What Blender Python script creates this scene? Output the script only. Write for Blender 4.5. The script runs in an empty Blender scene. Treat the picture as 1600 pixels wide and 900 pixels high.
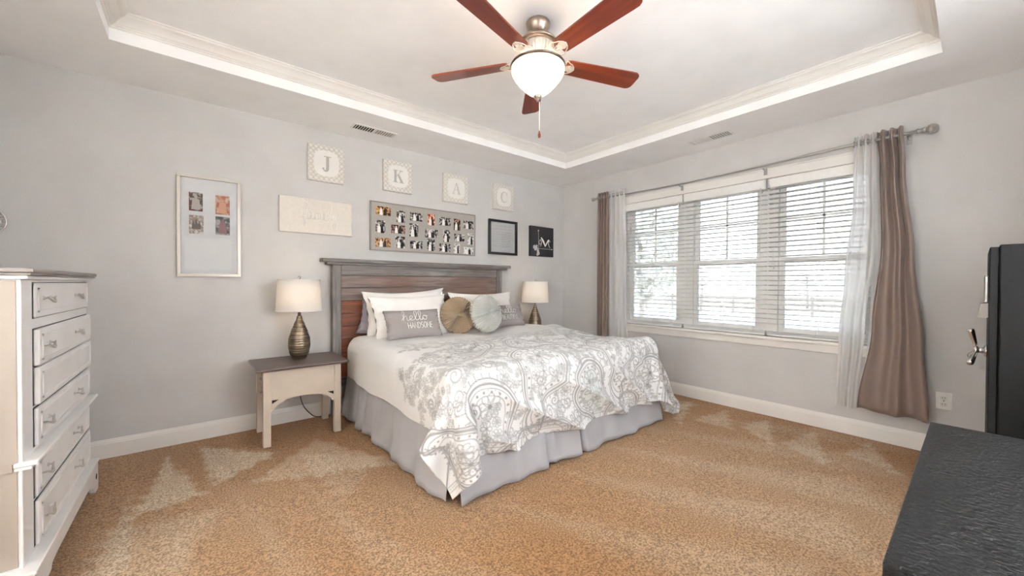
import bpy, bmesh, math, random
import numpy as np
from mathutils import Vector, Matrix, noise as mnoise

SC = bpy.context.scene
COL = SC.collection
PI = math.pi
random.seed(7)
rng = np.random.default_rng(11)

# ------------------------------------------------------------------ camera
def make_camera():
    yaw, pit, rol = .689378, -.0101084, .00331690
    f = Vector((math.sin(yaw)*math.cos(pit), math.cos(yaw)*math.cos(pit), math.sin(pit)))
    r = Vector((math.cos(yaw), -math.sin(yaw), 0)); u = r.cross(f)
    r2 = r*math.cos(rol)+u*math.sin(rol); u2 = -r*math.sin(rol)+u*math.cos(rol)
    cd = bpy.data.cameras.new('camera'); co = bpy.data.objects.new('camera', cd); COL.objects.link(co)
    cd.sensor_fit = 'HORIZONTAL'; cd.sensor_width = 36; cd.lens = 36*599.04/1600
    cd.clip_start = .02; cd.clip_end = 300
    m = Matrix.Identity(4)
    for i in range(3):
        m[i][0] = r2[i]; m[i][1] = u2[i]; m[i][2] = -f[i]
    m[0][3], m[1][3], m[2][3] = -4.0076, -3.7323, 1.1832
    co.matrix_world = m
    SC.camera = co
make_camera()

# ------------------------------------------------------------------ daylight, exposure
W = bpy.data.worlds.new('sky'); SC.world = W; W.use_nodes = True
nt = W.node_tree; bg = nt.nodes['Background']
tc = nt.nodes.new('ShaderNodeTexCoord'); sp = nt.nodes.new('ShaderNodeSeparateXYZ')
rp = nt.nodes.new('ShaderNodeValToRGB')
rp.color_ramp.elements[0].position = 0.0; rp.color_ramp.elements[0].color = (.95, .97, 1, 1)
rp.color_ramp.elements[1].position = 0.7; rp.color_ramp.elements[1].color = (.80, .88, 1, 1)
nt.links.new(tc.outputs['Generated'], sp.inputs[0]); nt.links.new(sp.outputs['Z'], rp.inputs[0])
nt.links.new(rp.outputs[0], bg.inputs['Color'])
SKY = 15.0
bg.inputs['Strength'].default_value = SKY
FAN_W, LAMP_W = 1.5, .3
SC.view_settings.view_transform = 'Standard'
SC.view_settings.look = 'None'
SC.view_settings.exposure = 1.28
SC.view_settings.gamma = 1.0
SC.view_settings.use_curve_mapping = False
SC.cycles.use_denoising = True; SC.cycles.denoising_prefilter = 'ACCURATE'
SC.cycles.max_bounces = 12; SC.cycles.diffuse_bounces = 7; SC.cycles.transparent_max_bounces = 24
SC.cycles.sample_clamp_indirect = 8
SC.cycles.caustics_reflective = False; SC.cycles.caustics_refractive = False

def portal(name, loc, rot, sx, sy):
    l = bpy.data.lights.new(name, 'AREA'); l.shape = 'RECTANGLE'; l.size = sx; l.size_y = sy
    l.cycles.is_portal = True
    o = bpy.data.objects.new(name, l); COL.objects.link(o); o.location = loc; o.rotation_euler = rot
    return o
# room numbers (metres; origin = floor corner of headboard wall and window wall)
XL, YF, H, TRAY = -5.16, -4.25, 2.55, .14
WY0, WY1, WZ0, WZ1 = -3.25, -1.0, .72, 2.145       # window opening in the wall x = 0
BX0, BX1, BZ0, BZ1 = -3.35, -1.35, .95, 2.25         # window added unseen behind the camera for fill light, wall y = YF
portal('daylight_portal', (.2, (WY0+WY1)/2, (WZ0+WZ1)/2), (0, PI/2, 0), WZ1-WZ0, WY1-WY0)
LY0, LY1, LZ0, LZ1 = -3.95, -2.0, .45, 2.25        # window added in the left wall for fill light, never in view
portal('daylight_portal', ((BX0+BX1)/2, YF-.2, (BZ0+BZ1)/2), (PI/2, 0, PI), BX1-BX0, BZ1-BZ0)
portal('daylight_portal', (XL-.2, (LY0+LY1)/2, (LZ0+LZ1)/2), (0, -PI/2, 0), LZ1-LZ0, LY1-LY0)

# ------------------------------------------------------------------ helpers: objects
def tag(o, label=None, cat=None, group=None, kind=None):
    if label: o['label'] = label
    if cat: o['category'] = cat
    if group: o['group'] = group
    if kind: o['kind'] = kind
    return o
def thing(name, loc, label, cat, group=None, kind=None):
    o = bpy.data.objects.new(name, None); COL.objects.link(o); o.location = loc
    o.empty_display_size = .1
    return tag(o, label, cat, group, kind)
def root_loc(o):
    while o.parent: o = o.parent
    return Vector(o.location)
def copy_tree(o, parent=None):
    c = o.copy(); COL.objects.link(c); c.parent = parent
    for ch in list(o.children): copy_tree(ch, c)
    return c

class MB:
    """collects geometry in world coordinates, builds one mesh object"""
    def __init__(s): s.V = []; s.F = []; s.S = []; s.M = []; s.mi = 0
    def mark(s): return len(s.V)
    def add(s, verts, faces, smooth=False):
        b = len(s.V); s.V += [tuple(v) for v in verts]
        for f in faces:
            s.F.append(tuple(b+i for i in f)); s.S.append(smooth); s.M.append(s.mi)
        return s
    def xf(s, mark, M):
        for i in range(mark, len(s.V)): s.V[i] = tuple(M @ Vector(s.V[i]))
        return s
    def box(s, x0, x1, y0, y1, z0, z1, bev=0, seg=2):
        x0, x1 = sorted((x0, x1)); y0, y1 = sorted((y0, y1)); z0, z1 = sorted((z0, z1))
        vs = [(x0,y0,z0),(x1,y0,z0),(x1,y1,z0),(x0,y1,z0),(x0,y0,z1),(x1,y0,z1),(x1,y1,z1),(x0,y1,z1)]
        fs = [(0,3,2,1),(4,5,6,7),(0,1,5,4),(1,2,6,5),(2,3,7,6),(3,0,4,7)]
        if bev <= 0: return s.add(vs, fs)
        bm = bmesh.new(); bv = [bm.verts.new(v) for v in vs]
        for f in fs: bm.faces.new([bv[i] for i in f])
        bmesh.ops.bevel(bm, geom=bm.edges[:], offset=bev, segments=seg, profile=.5, affect='EDGES')
        bm.verts.index_update()
        s.add([v.co[:] for v in bm.verts], [[v.index for v in f.verts] for f in bm.faces], False); bm.free()
        return s
    def obox(s, c, dx, dy, dz, bev=0):
        return s.box(c[0]-dx/2, c[0]+dx/2, c[1]-dy/2, c[1]+dy/2, c[2]-dz/2, c[2]+dz/2, bev)
    def prism(s, pts, axis, a, b, smooth=False):
        """extrude a 2D polygon (the two other axes in order) from a to b along axis"""
        n = len(pts)
        def mk(p, t):
            if axis == 0: return (t, p[0], p[1])
            if axis == 1: return (p[0], t, p[1])
            return (p[0], p[1], t)
        vs = [mk(p, a) for p in pts]+[mk(p, b) for p in pts]
        fs = [tuple(range(n))[::-1], tuple(range(n, 2*n))]+[(i, (i+1) % n, n+(i+1) % n, n+i) for i in range(n)]
        return s.add(vs, fs, smooth)
    def lathe(s, prof, c=(0,0,0), n=40, axis='z', smooth=True, flute=None):
        vs = []; fs = []; m = len(prof)
        for i in range(n):
            a = 2*PI*i/n
            for j, (r, z) in enumerate(prof):
                k = r*(1+(flute(a, j) if flute else 0))
                x, y = k*math.cos(a), k*math.sin(a)
                if axis == 'z': vs.append((c[0]+x, c[1]+y, c[2]+z))
                elif axis == 'y': vs.append((c[0]+x, c[1]+z, c[2]+y))
                else: vs.append((c[0]+z, c[1]+x, c[2]+y))
        for i in range(n):
            for j in range(m-1):
                a, b = i*m+j, ((i+1) % n)*m+j
                fs.append((a, b, b+1, a+1))
        return s.add(vs, fs, smooth)
    def tube(s, pts, r, n=8, smooth=True, cap=True, closed=False):
        pts = [Vector(p) for p in pts]; k = len(pts)
        rr = r if hasattr(r, '__len__') else [r]*k
        vs = []; fs = []; up = None
        for i, p in enumerate(pts):
            if closed: t = pts[(i+1) % k]-pts[i-1]
            else: t = pts[min(i+1, k-1)]-pts[max(i-1, 0)]
            if t.length < 1e-9: t = Vector((0,0,1))
            t.normalize()
            if up is None:
                up = Vector((0,0,1)) if abs(t.z) < .9 else Vector((1,0,0))
            a = t.cross(up)
            if a.length < 1e-6: a = t.cross(Vector((0,1,0)))
            a.normalize(); b = t.cross(a); up = -b if False else a.cross(t)
            for q in range(n):
                an = 2*PI*q/n; vs.append(p+(a*math.cos(an)+b*math.sin(an))*rr[i])
        for i in range(k if closed else k-1):
            i2 = (i+1) % k
            for q in range(n):
                fs.append((i*n+q, i*n+(q+1) % n, i2*n+(q+1) % n, i2*n+q))
        if cap and not closed:
            fs.append(tuple(range(n))[::-1]); fs.append(tuple(range((k-1)*n, k*n)))
        return s.add(vs, fs, smooth)
    def ball(s, c, r, n=16, sc=(1,1,1)):
        m = max(6, n//2); prof = [(math.sin(PI*j/m), -math.cos(PI*j/m)) for j in range(m+1)]
        k = s.mark(); s.lathe(prof, (0,0,0), n)
        return s.xf(k, Matrix.Translation(c) @ Matrix.Diagonal((r*sc[0], r*sc[1], r*sc[2], 1)))
    def grid(s, P, smooth=True, flip=False):
        """P: array (nu, nv, 3)"""
        nu, nv = P.shape[:2]; fs = []
        for i in range(nu-1):
            for j in range(nv-1):
                q = (i*nv+j, (i+1)*nv+j, (i+1)*nv+j+1, i*nv+j+1)
                fs.append(q[::-1] if flip else q)
        return s.add(P.reshape(-1, 3).tolist(), fs, smooth)
    def build(s, name, mat, parent=None, recalc=True):
        off = root_loc(parent) if parent else Vector((0,0,0))
        me = bpy.data.meshes.new(name)
        me.from_pydata([(v[0]-off.x, v[1]-off.y, v[2]-off.z) for v in s.V], [], s.F)
        mats = mat if isinstance(mat, (list, tuple)) else [mat]
        for m in mats: me.materials.append(m)
        me.polygons.foreach_set('use_smooth', s.S)
        me.polygons.foreach_set('material_index', s.M)
        if recalc and len(s.F) < 60000:
            bm = bmesh.new(); bm.from_mesh(me); bmesh.ops.recalc_face_normals(bm, faces=bm.faces); bm.to_mesh(me); bm.free()
        me.update()
        o = bpy.data.objects.new(name, me); COL.objects.link(o)
        if parent: o.parent = parent
        return o
def rebase(o, loc):
    """put the origin of a one-mesh thing at loc (vertices stay where they are)"""
    loc = Vector(loc); o.data.transform(Matrix.Translation(-loc)); o.location = loc; return o

# ------------------------------------------------------------------ helpers: materials
MATS = {}
def srgb(r, g, b):
    return tuple(((c/255)/12.92 if c/255 <= .04045 else ((c/255+.055)/1.055)**2.4) for c in (r, g, b))
def mat(name, col, rough=.6, metal=0, spec=.5, noise=None, bump=None, emis=None, sheen=0, coat=0, aniso=None):
    """noise=(scale, amount, (sx,sy,sz)) tints the colour; bump=(scale, strength, distance, (sx,sy,sz))"""
    m = bpy.data.materials.new(name); m.use_nodes = True; t = m.node_tree; b = t.nodes['Principled BSDF']
    b.inputs['Base Color'].default_value = (*col, 1); b.inputs['Roughness'].default_value = rough
    b.inputs['Metallic'].default_value = metal; b.inputs['Specular IOR Level'].default_value = spec
    if sheen: b.inputs['Sheen Weight'].default_value = sheen
    if coat: b.inputs['Coat Weight'].default_value = coat
    if emis: b.inputs['Emission Color'].default_value = (*emis[0], 1); b.inputs['Emission Strength'].default_value = emis[1]
    g = None
    def coord(sc):
        g = t.nodes.new('ShaderNodeNewGeometry'); mp = t.nodes.new('ShaderNodeMapping')
        t.links.new(g.outputs['Position'], mp.inputs['Vector']); mp.inputs['Scale'].default_value = sc
        return mp.outputs[0]
    if noise is None: noise = (3.0, .03, (1,1,1))
    n = t.nodes.new('ShaderNodeTexNoise'); n.inputs['Scale'].default_value = noise[0]; n.inputs['Detail'].default_value = 5
    t.links.new(coord(noise[2] if len(noise) > 2 else (1,1,1)), n.inputs['Vector'])
    r = t.nodes.new('ShaderNodeValToRGB')
    lo = noise[3] if len(noise) > 3 else tuple(c*(1-noise[1]) for c in col)
    hi = tuple(min(1, c*(1+noise[1])) for c in col)
    r.color_ramp.elements[0].position = .36; r.color_ramp.elements[0].color = (*lo, 1)
    r.color_ramp.elements[1].position = .64; r.color_ramp.elements[1].color = (*hi, 1)
    t.links.new(n.outputs['Fac'], r.inputs[0]); t.links.new(r.outputs[0], b.inputs['Base Color'])
    if bump:
        n2 = t.nodes.new('ShaderNodeTexNoise'); n2.inputs['Scale'].default_value = bump[0]; n2.inputs['Detail'].default_value = 4
        t.links.new(coord(bump[3] if len(bump) > 3 else (1,1,1)), n2.inputs['Vector'])
        bp = t.nodes.new('ShaderNodeBump'); bp.inputs['Strength'].default_value = bump[1]; bp.inputs['Distance'].default_value = bump[2]
        t.links.new(n2.outputs['Fac'], bp.inputs['Height']); t.links.new(bp.outputs[0], b.inputs['Normal'])
    MATS[name] = m
    return m

M_wall = mat('wall_paint', srgb(205, 203, 201), .75, bump=(400, .08, .001))
M_ceil = mat('ceiling_paint', srgb(248, 248, 248), .85, bump=(300, .08, .001))
M_trim = mat('white_trim_paint', srgb(232, 229, 224), .4)
M_white = mat('white_enamel', srgb(236, 235, 232), .35, noise=(30, .02))
M_chest = mat('white_furniture_paint', srgb(236, 236, 236), .38, noise=(6, .03), bump=(60, .05, .001))
M_chestside = mat('shaded_beige_paint', srgb(166, 156, 146), .45, noise=(4, .03))  # beige for the chest side, with its shade mixed into the colour
M_greytop = mat('grey_stained_top', srgb(140, 134, 130), .4, noise=(20, .15, (1, .1, 1)))
M_taupe = mat('taupe_furniture_paint', srgb(196, 183, 168), .5, noise=(10, .03))
M_browntop = mat('dark_brown_stained_wood', srgb(88, 74, 70), .38, noise=(14, .22, (.4, 4, 1)), bump=(60, .1, .001, (.2, 3, 1)))
M_black = mat('black_wood_grain', srgb(8, 8, 9), .34, noise=(60, .25, (1, 3, 1)), bump=(110, 1.0, .008, (1.5, .8, 1)), spec=.35)
M_safe = mat('black_textured_steel', srgb(15, 15, 16), .55, spec=.3, noise=(200, .15), bump=(300, .15, .001))
M_chrome = mat('polished_chrome', (.75, .73, .71), .14, 1)
M_nickel = mat('brushed_nickel', srgb(176, 160, 146), .32, 1, noise=(8, .08))
M_pewter = mat('pewter_rod_metal', srgb(172, 170, 167), .35, .75)
M_handle = mat('silver_handle_metal', srgb(214, 213, 211), .38, .8)
M_lampbody = mat('ribbed_bronze_glaze', srgb(132, 118, 100), .3, .85, noise=(9, .45, (.3, .3, 12)))
M_cord = mat('dark_cord_rubber', srgb(50, 46, 44), .6)
M_skirt = mat('grey_blue_skirt_cotton', srgb(170, 169, 171), .85, noise=(5, .04), bump=(14, .25, .01), sheen=.15)
M_pillow = mat('white_pillow_cotton', srgb(244, 241, 237), .85, bump=(9, .35, .015), sheen=.15)
M_sham = mat('grey_lilac_satin', srgb(140, 134, 140), .5, bump=(12, .3, .01), sheen=.2)
M_greyp = mat('grey_linen', srgb(150, 143, 140), .9, noise=(220, .08), bump=(350, .3, .001))
M_thread = mat('white_embroidery_thread', srgb(235, 233, 228), .7)
M_beige = mat('beige_velvet', srgb(186, 164, 134), .7, noise=(12, .08), sheen=.4)
M_silverp = mat('pale_grey_velvet', srgb(202, 202, 196), .6, noise=(12, .06), sheen=.4)
M_drape = mat('taupe_satin_drape', srgb(134, 115, 105), .42, noise=(6, .05, (1, 1, .2)), bump=(30, .06, .004), sheen=.25)
M_brown_red = mat('red_brown_frame_wood', srgb(70, 44, 38), .4)
M_mattress = mat('mattress_ticking', srgb(225, 222, 216), .9)
M_darkvoid = mat('dark_void_shade', srgb(30, 30, 30), .8)  # near-black that stands for the shade inside openings
M_concrete = mat('grey_trim', srgb(150, 148, 145), .6)

def wood_mat(name, c1, c2, c3, rough=.55, along='x', knots=True, sc=1.0):
    m = bpy.data.materials.new(name); m.use_nodes = True; t = m.node_tree; b = t.nodes['Principled BSDF']
    g = t.nodes.new('ShaderNodeNewGeometry'); mp = t.nodes.new('ShaderNodeMapping')
    t.links.new(g.outputs['Position'], mp.inputs['Vector'])
    mp.inputs['Scale'].default_value = {'x': (1.0*sc, 14*sc, 14*sc), 'z': (14*sc, 14*sc, 1.0*sc), 'y': (14*sc, 1*sc, 14*sc)}[along]
    n = t.nodes.new('ShaderNodeTexNoise'); n.inputs['Scale'].default_value = 2.4; n.inputs['Detail'].default_value = 8; n.inputs['Distortion'].default_value = 1.2
    t.links.new(mp.outputs[0], n.inputs['Vector'])
    r = t.nodes.new('ShaderNodeValToRGB'); r.color_ramp.elements[0].position = .3; r.color_ramp.elements[0].color = (*c1, 1)
    r.color_ramp.elements[1].position = .7; r.color_ramp.elements[1].color = (*c2, 1)
    t.links.new(n.outputs['Fac'], r.inputs[0])
    n2 = t.nodes.new('ShaderNodeTexNoise'); n2.inputs['Scale'].default_value = 2.2; n2.inputs['Detail'].default_value = 2
    t.links.new(g.outputs['Position'], n2.inputs['Vector'])
    r2 = t.nodes.new('ShaderNodeValToRGB'); r2.color_ramp.elements[0].position = .42; r2.color_ramp.elements[0].color = (0,0,0,1)
    r2.color_ramp.elements[1].position = .62; r2.color_ramp.elements[1].color = (1,1,1,1)
    t.links.new(n2.outputs['Fac'], r2.inputs[0])
    mx = t.nodes.new('ShaderNodeMix'); mx.data_type = 'RGBA'; t.links.new(r2.outputs[0], mx.inputs['Factor'])
    mx.inputs[7].default_value = (*c3, 1)
    t.links.new(r.outputs[0], mx.inputs[6])
    mul = t.nodes.new('ShaderNodeMix'); mul.data_type = 'RGBA'; mul.blend_type = 'MULTIPLY'; mul.inputs['Factor'].default_value = .55
    r3 = t.nodes.new('ShaderNodeValToRGB'); r3.color_ramp.elements[0].position = .25; r3.color_ramp.elements[0].color = (.45,.45,.45,1)
    r3.color_ramp.elements[1].position = .6; r3.color_ramp.elements[1].color = (1,1,1,1)
    t.links.new(n.outputs['Fac'], r3.inputs[0]); t.links.new(mx.outputs[2], mul.inputs[6]); t.links.new(r3.outputs[0], mul.inputs[7])
    t.links.new(mul.outputs[2], b.inputs['Base Color'])
    bp = t.nodes.new('ShaderNodeBump'); bp.inputs['Strength'].default_value = .3; bp.inputs['Distance'].default_value = .003
    t.links.new(n.outputs['Fac'], bp.inputs['Height']); t.links.new(bp.outputs[0], b.inputs['Normal'])
    b.inputs['Roughness'].default_value = rough
    return m
M_hbgrey = wood_mat('weathered_grey_wood', srgb(96, 92, 90), srgb(142, 137, 133), srgb(118, 106, 100))
M_hbpost = wood_mat('weathered_grey_post', srgb(96, 92, 90), srgb(142, 137, 133), srgb(118, 106, 100), along='z')
M_hbbrown = wood_mat('weathered_brown_wood', srgb(108, 92, 86), srgb(150, 134, 126), srgb(122, 98, 86))
M_hbred = wood_mat('orange_lit_red_brown_wood', srgb(96, 50, 32), srgb(160, 92, 58), srgb(112, 70, 52))  # red-brown planks, saturation raised to paint in warm lamp light
M_blade = wood_mat('cherry_fan_wood', srgb(96, 38, 22), srgb(158, 70, 38), srgb(120, 48, 30), rough=.28, along='x', sc=.6)

def mix_mat(name, col, diffuse, translucent, transparent, rough=.9):
    m = bpy.data.materials.new(name); m.use_nodes = True; t = m.node_tree; t.nodes.clear()
    out = t.nodes.new('ShaderNodeOutputMaterial')
    g = t.nodes.new('ShaderNodeNewGeometry'); nz = t.nodes.new('ShaderNodeTexNoise'); nz.inputs['Scale'].default_value = 40
    t.links.new(g.outputs['Position'], nz.inputs['Vector'])
    r = t.nodes.new('ShaderNodeValToRGB'); r.color_ramp.elements[0].color = (*[c*.97 for c in col], 1); r.color_ramp.elements[1].color = (*col, 1)
    t.links.new(nz.outputs['Fac'], r.inputs[0])
    d = t.nodes.new('ShaderNodeBsdfDiffuse'); tl = t.nodes.new('ShaderNodeBsdfTranslucent'); tp = t.nodes.new('ShaderNodeBsdfTransparent')
    t.links.new(r.outputs[0], d.inputs['Color']); t.links.new(r.outputs[0], tl.inputs['Color'])
    a = t.nodes.new('ShaderNodeMixShader'); a.inputs[0].default_value = translucent/(diffuse+translucent)
    t.links.new(d.outputs[0], a.inputs[1]); t.links.new(tl.outputs[0], a.inputs[2])
    b = t.nodes.new('ShaderNodeMixShader'); b.inputs[0].default_value = transparent
    t.links.new(a.outputs[0], b.inputs[1]); t.links.new(tp.outputs[0], b.inputs[2]); t.links.new(b.outputs[0], out.inputs['Surface'])
    return m
M_sheer = mix_mat('white_sheer_voile', (.98, .98, .98), .28, .72, .16)
M_shade = mix_mat('white_linen_lampshade', (.90, .88, .85), .55, .45, 0)
M_slat = mix_mat('white_blind_slat', (.85, .85, .84), .82, .18, 0)

def glass_mat(name, fac=.06, tint=(1,1,1)):
    m = bpy.data.materials.new(name); m.use_nodes = True; t = m.node_tree; t.nodes.clear()
    out = t.nodes.new('ShaderNodeOutputMaterial'); tp = t.nodes.new('ShaderNodeBsdfTransparent'); gl = t.nodes.new('ShaderNodeBsdfGlossy')
    tp.inputs['Color'].default_value = (*tint, 1); gl.inputs['Roughness'].default_value = .01
    lw = t.nodes.new('ShaderNodeFresnel'); lw.inputs['IOR'].default_value = 1.45
    mx = t.nodes.new('ShaderNodeMixShader'); t.links.new(lw.outputs[0], mx.inputs[0])
    t.links.new(tp.outputs[0], mx.inputs[1]); t.links.new(gl.outputs[0], mx.inputs[2]); t.links.new(mx.outputs[0], out.inputs['Surface'])
    return m
M_glass = glass_mat('clear_glass')
M_dimglass = glass_mat('dimmed_window_glass', tint=(.25, .25, .25))  # grey tint added to the panes to dim daylight; no insect screen
M_filldiff = mix_mat('white_fill_diffuser', (.94, .94, .94), .25, .75, .38)
M_filldiffcream = mix_mat('cream_fill_diffuser', (.92, .88, .82), .3, .7, .2)

def attr_mat(name, attr, rough=.85, bump=None, sheen=0, grain=None):
    m = bpy.data.materials.new(name); m.use_nodes = True; t = m.node_tree; b = t.nodes['Principled BSDF']
    a = t.nodes.new('ShaderNodeAttribute'); a.attribute_name = attr
    src = a.outputs['Color']
    g = t.nodes.new('ShaderNodeNewGeometry')
    if grain:
        n = t.nodes.new('ShaderNodeTexNoise'); n.inputs['Scale'].default_value = grain[0]; n.inputs['Detail'].default_value = grain[2]
        t.links.new(g.outputs['Position'], n.inputs['Vector'])
        r = t.nodes.new('ShaderNodeValToRGB'); lo = 1-grain[1]; r.color_ramp.elements[0].position = .38; r.color_ramp.elements[1].position = .62
        r.color_ramp.elements[0].color = (lo, lo*.95, lo*.9, 1); r.color_ramp.elements[1].color = (1.0, 1.0, 1.0, 1)
        t.links.new(n.outputs['Fac'], r.inputs[0])
        mx = t.nodes.new('ShaderNodeMix'); mx.data_type = 'RGBA'; mx.blend_type = 'MULTIPLY'; mx.inputs['Factor'].default_value = 1
        t.links.new(src, mx.inputs[6]); t.links.new(r.outputs[0], mx.inputs[7]); src = mx.outputs[2]
    t.links.new(src, b.inputs['Base Color']); b.inputs['Roughness'].default_value = rough
    b.inputs['Specular IOR Level'].default_value = .2
    if sheen: b.inputs['Sheen Weight'].default_value = sheen
    if bump:
        n2 = t.nodes.new('ShaderNodeTexNoise'); n2.inputs['Scale'].default_value = bump[0]; n2.inputs['Detail'].default_value = 3
        t.links.new(g.outputs['Position'], n2.inputs['Vector'])
        bp = t.nodes.new('ShaderNodeBump'); bp.inputs['Strength'].default_value = bump[1]; bp.inputs['Distance'].default_value = bump[2]
        t.links.new(n2.outputs['Fac'], bp.inputs['Height']); t.links.new(bp.outputs[0], b.inputs['Normal'])
    return m
def set_vcol(o, name, cols):
    at = o.data.color_attributes.new(name, 'FLOAT_COLOR', 'POINT')
    c = np.ones((len(o.data.vertices), 4), np.float32); c[:, :3] = cols
    at.data.foreach_set('color', c.ravel())

def struct(o): o['kind'] = 'structure'; return o

# ================================================================== ROOM SHELL
def carpet():
    xs = np.arange(XL, 0.001, .02); ys = np.arange(YF, 0.001, .02)
    P = np.zeros((len(xs), len(ys), 3)); P[..., 0] = xs[:, None]; P[..., 1] = ys[None, :]
    X, Y = P[..., 0], P[..., 1]
    P[..., 2] = -.003+.003*np.sin(X*9+2*np.sin(Y*5))*np.sin(Y*7)
    P[[0, -1], :, 2] = 0; P[:, [0, -1], 2] = 0
    pile = np.zeros(X.shape)
    def tri(a, b, c, w, soft=.03):
        nonlocal pile
        a, b, c = (np.array(q, float) for q in (a, b, c))
        if (b-a)[0]*(c-a)[1]-(b-a)[1]*(c-a)[0] < 0: b, c = c, b
        d = np.full(X.shape, 1e9)
        for p, q in ((a, b), (b, c), (c, a)):
            e = q-p; n = np.array([-e[1], e[0]])/np.hypot(*e)
            d = np.minimum(d, (X-p[0])*n[0]+(Y-p[1])*n[1])
        d = d+.012*np.sin(X*60)+.012*np.sin(Y*53+X*31)
        pile = pile+w*np.clip(d/soft+.5, 0, 1)*(1-.0*pile)
    tri((-4.16, -.28), (-3.98, -.98), (-4.26, -1.02), .95)
    tri((-4.30, -.75), (-4.22, -1.5), (-4.36, -1.5), .5)
    tri((-4.0, -.15), (-3.58, -.62), (-3.92, -.90), .95)
    tri((-3.86, -.40), (-3.72, -.52), (-3.60, -.72), .5)
    tri((-3.30, -.55), (-2.96, -1.35), (-3.75, -1.0), .6)
    tri((-3.45, -.75), (-3.02, -1.15), (-3.4, -1.55), .35)
    # strokes by the window wall and at the foot of the bed
    for k in range(7):
        y0 = -1.35-.33*k
        tri((-.12, y0+.1), (-.62-.1*(k % 3), y0-.12), (-.50-.14*(k % 2), y0+.18), .55)
    tri((-.15, -1.0), (-.75, -1.9), (-.2, -2.0), .5)
    for a in range(6):
        x0 = -3.3+.55*a
        tri((x0, -2.1), (x0+.75, -3.3), (x0+.42, -3.5), .28, .12)
    for a in range(4):
        x0 = -4.4+.3*a
        tri((x0, -1.3), (x0+.25, -2.4), (x0+.1, -2.6), .25, .1)
    tri((-4.35, -1.1), (-3.9, -1.2), (-4.25, -2.1), .35, .08)
    low = np.zeros(X.shape)
    for k in range(14):
        a = rng.uniform(0, PI); f = rng.uniform(1.5, 6); low += np.sin((X*np.cos(a)+Y*np.sin(a))*f+rng.uniform(0, 6))/f
    pile = np.clip(pile+.10*low, -.3, 1)
    base = np.array(srgb(186, 146, 106)); light = np.array(srgb(218, 196, 168))
    t = pile[..., None]; col = base*(1-t)+light*t
    mb = MB(); mb.grid(P, True)
    o = mb.build('floor', attr_mat('tan_carpet', 'pile', .95, bump=(150, .8, .007), sheen=.1, grain=(125, .58, 4)), recalc=False)
    o.data.flip_normals() if o.data.polygons[0].normal.z < 0 else None
    set_vcol(o, 'pile', col.reshape(-1, 3)); struct(o)
    s = MB(); s.box(XL-.15, .16, YF-.15, .15, -.22, -.02); struct(s.build('subfloor', M_concrete))
carpet()

T = .15
mb = MB(); mb.box(XL-T, T, 0, T, -.05, H+.4); struct(mb.build('wall_back', M_wall))
mb = MB(); mb.box(XL-T, XL, YF, LY0, -.05, H+.4); mb.box(XL-T, XL, LY1, 0, -.05, H+.4)
mb.box(XL-T, XL, LY0, LY1, -.05, LZ0); mb.box(XL-T, XL, LY0, LY1, LZ1, H+.4); struct(mb.build('wall_left', M_wall))
mb = MB()
mb.box(0, T, WY1, 0, -.05, H+.4); mb.box(0, T, YF-T, WY0, -.05, H+.4); mb.box(0, T, WY0, WY1, -.05, WZ0); mb.box(0, T, WY0, WY1, WZ1, H+.4)
struct(mb.build('wall_right', M_wall))
mb = MB()
mb.box(XL-T, BX0, YF-T, YF, -.05, H+.4); mb.box(BX1, 0, YF-T, YF, -.05, H+.4)
mb.box(BX0, BX1, YF-T, YF, -.05, BZ0); mb.box(BX0, BX1, YF-T, YF, BZ1, H+.4)
struct(mb.build('wall_front', M_wall))
# tray ceiling
TX0, TX1, TY0, TY1 = -4.38, -.628, -3.59, -.621
mb = MB()
mb.box(XL, TX0, YF, 0, H, H+.3); mb.box(TX1, 0, YF, 0, H, H+.3); mb.box(TX0, TX1, YF, TY0, H, H+.3); mb.box(TX0, TX1, TY1, 0, H, H+.3)
mb.box(XL, 0, YF, 0, H+TRAY, H+TRAY+.2) if False else mb.box(TX0, TX1, TY0, TY1, H+TRAY, H+.34)
struct(mb.build('ceiling', M_ceil))
# crown moulding: profile (distance from the tray face, height below tray ceiling)
prof = [(0,0),(.088,0),(.088,-.007),(.078,-.010),(.074,-.018),(.055,-.026),(.040,-.040),(.030,-.052),(.020,-.055),(.018,-.060),(.010,-.062),(.008,-.070),(0,-.072)]
def crown():
    zt = H+TRAY
    corners = [(TX0, TY0, 1, 1), (TX1, TY0, -1, 1), (TX1, TY1, -1, -1), (TX0, TY1, 1, -1)]
    for k in range(4):
        a, b = corners[k], corners[(k+1) % 4]
        mb = MB(); vs = []
        for c in (a, b):
            for (d, z) in prof: vs.append((c[0]+c[2]*d, c[1]+c[3]*d, zt+z))
        n = len(prof)
        mb.add(vs, [(i, (i+1) % n, n+(i+1) % n, n+i) for i in range(n)]+[tuple(range(n))[::-1], tuple(range(n, 2*n))])
        struct(mb.build('trim_%d' % (k+1), M_trim))
crown()
# baseboards
bp = [(0, 0), (.015, 0), (.015, .095), (.012, .103), (.012, .108), (.008, .115), (.006, .125), (0, .125)]
mb = MB(); mb.prism([(-d, z) for d, z in bp], 0, XL, 0); struct(mb.build('baseboard_back', M_trim))
mb = MB(); mb.prism([(-d, z) for d, z in bp], 1, YF, 0); struct(mb.build('baseboard_right', M_trim))
mb = MB(); mb.prism([(XL+d, z) for d, z in bp], 1, YF, 0); struct(mb.build('baseboard_left', M_trim))
mb = MB(); mb.prism([(YF+d, z) for d, z in bp], 0, XL, 0); struct(mb.build('baseboard_front', M_trim))

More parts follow.
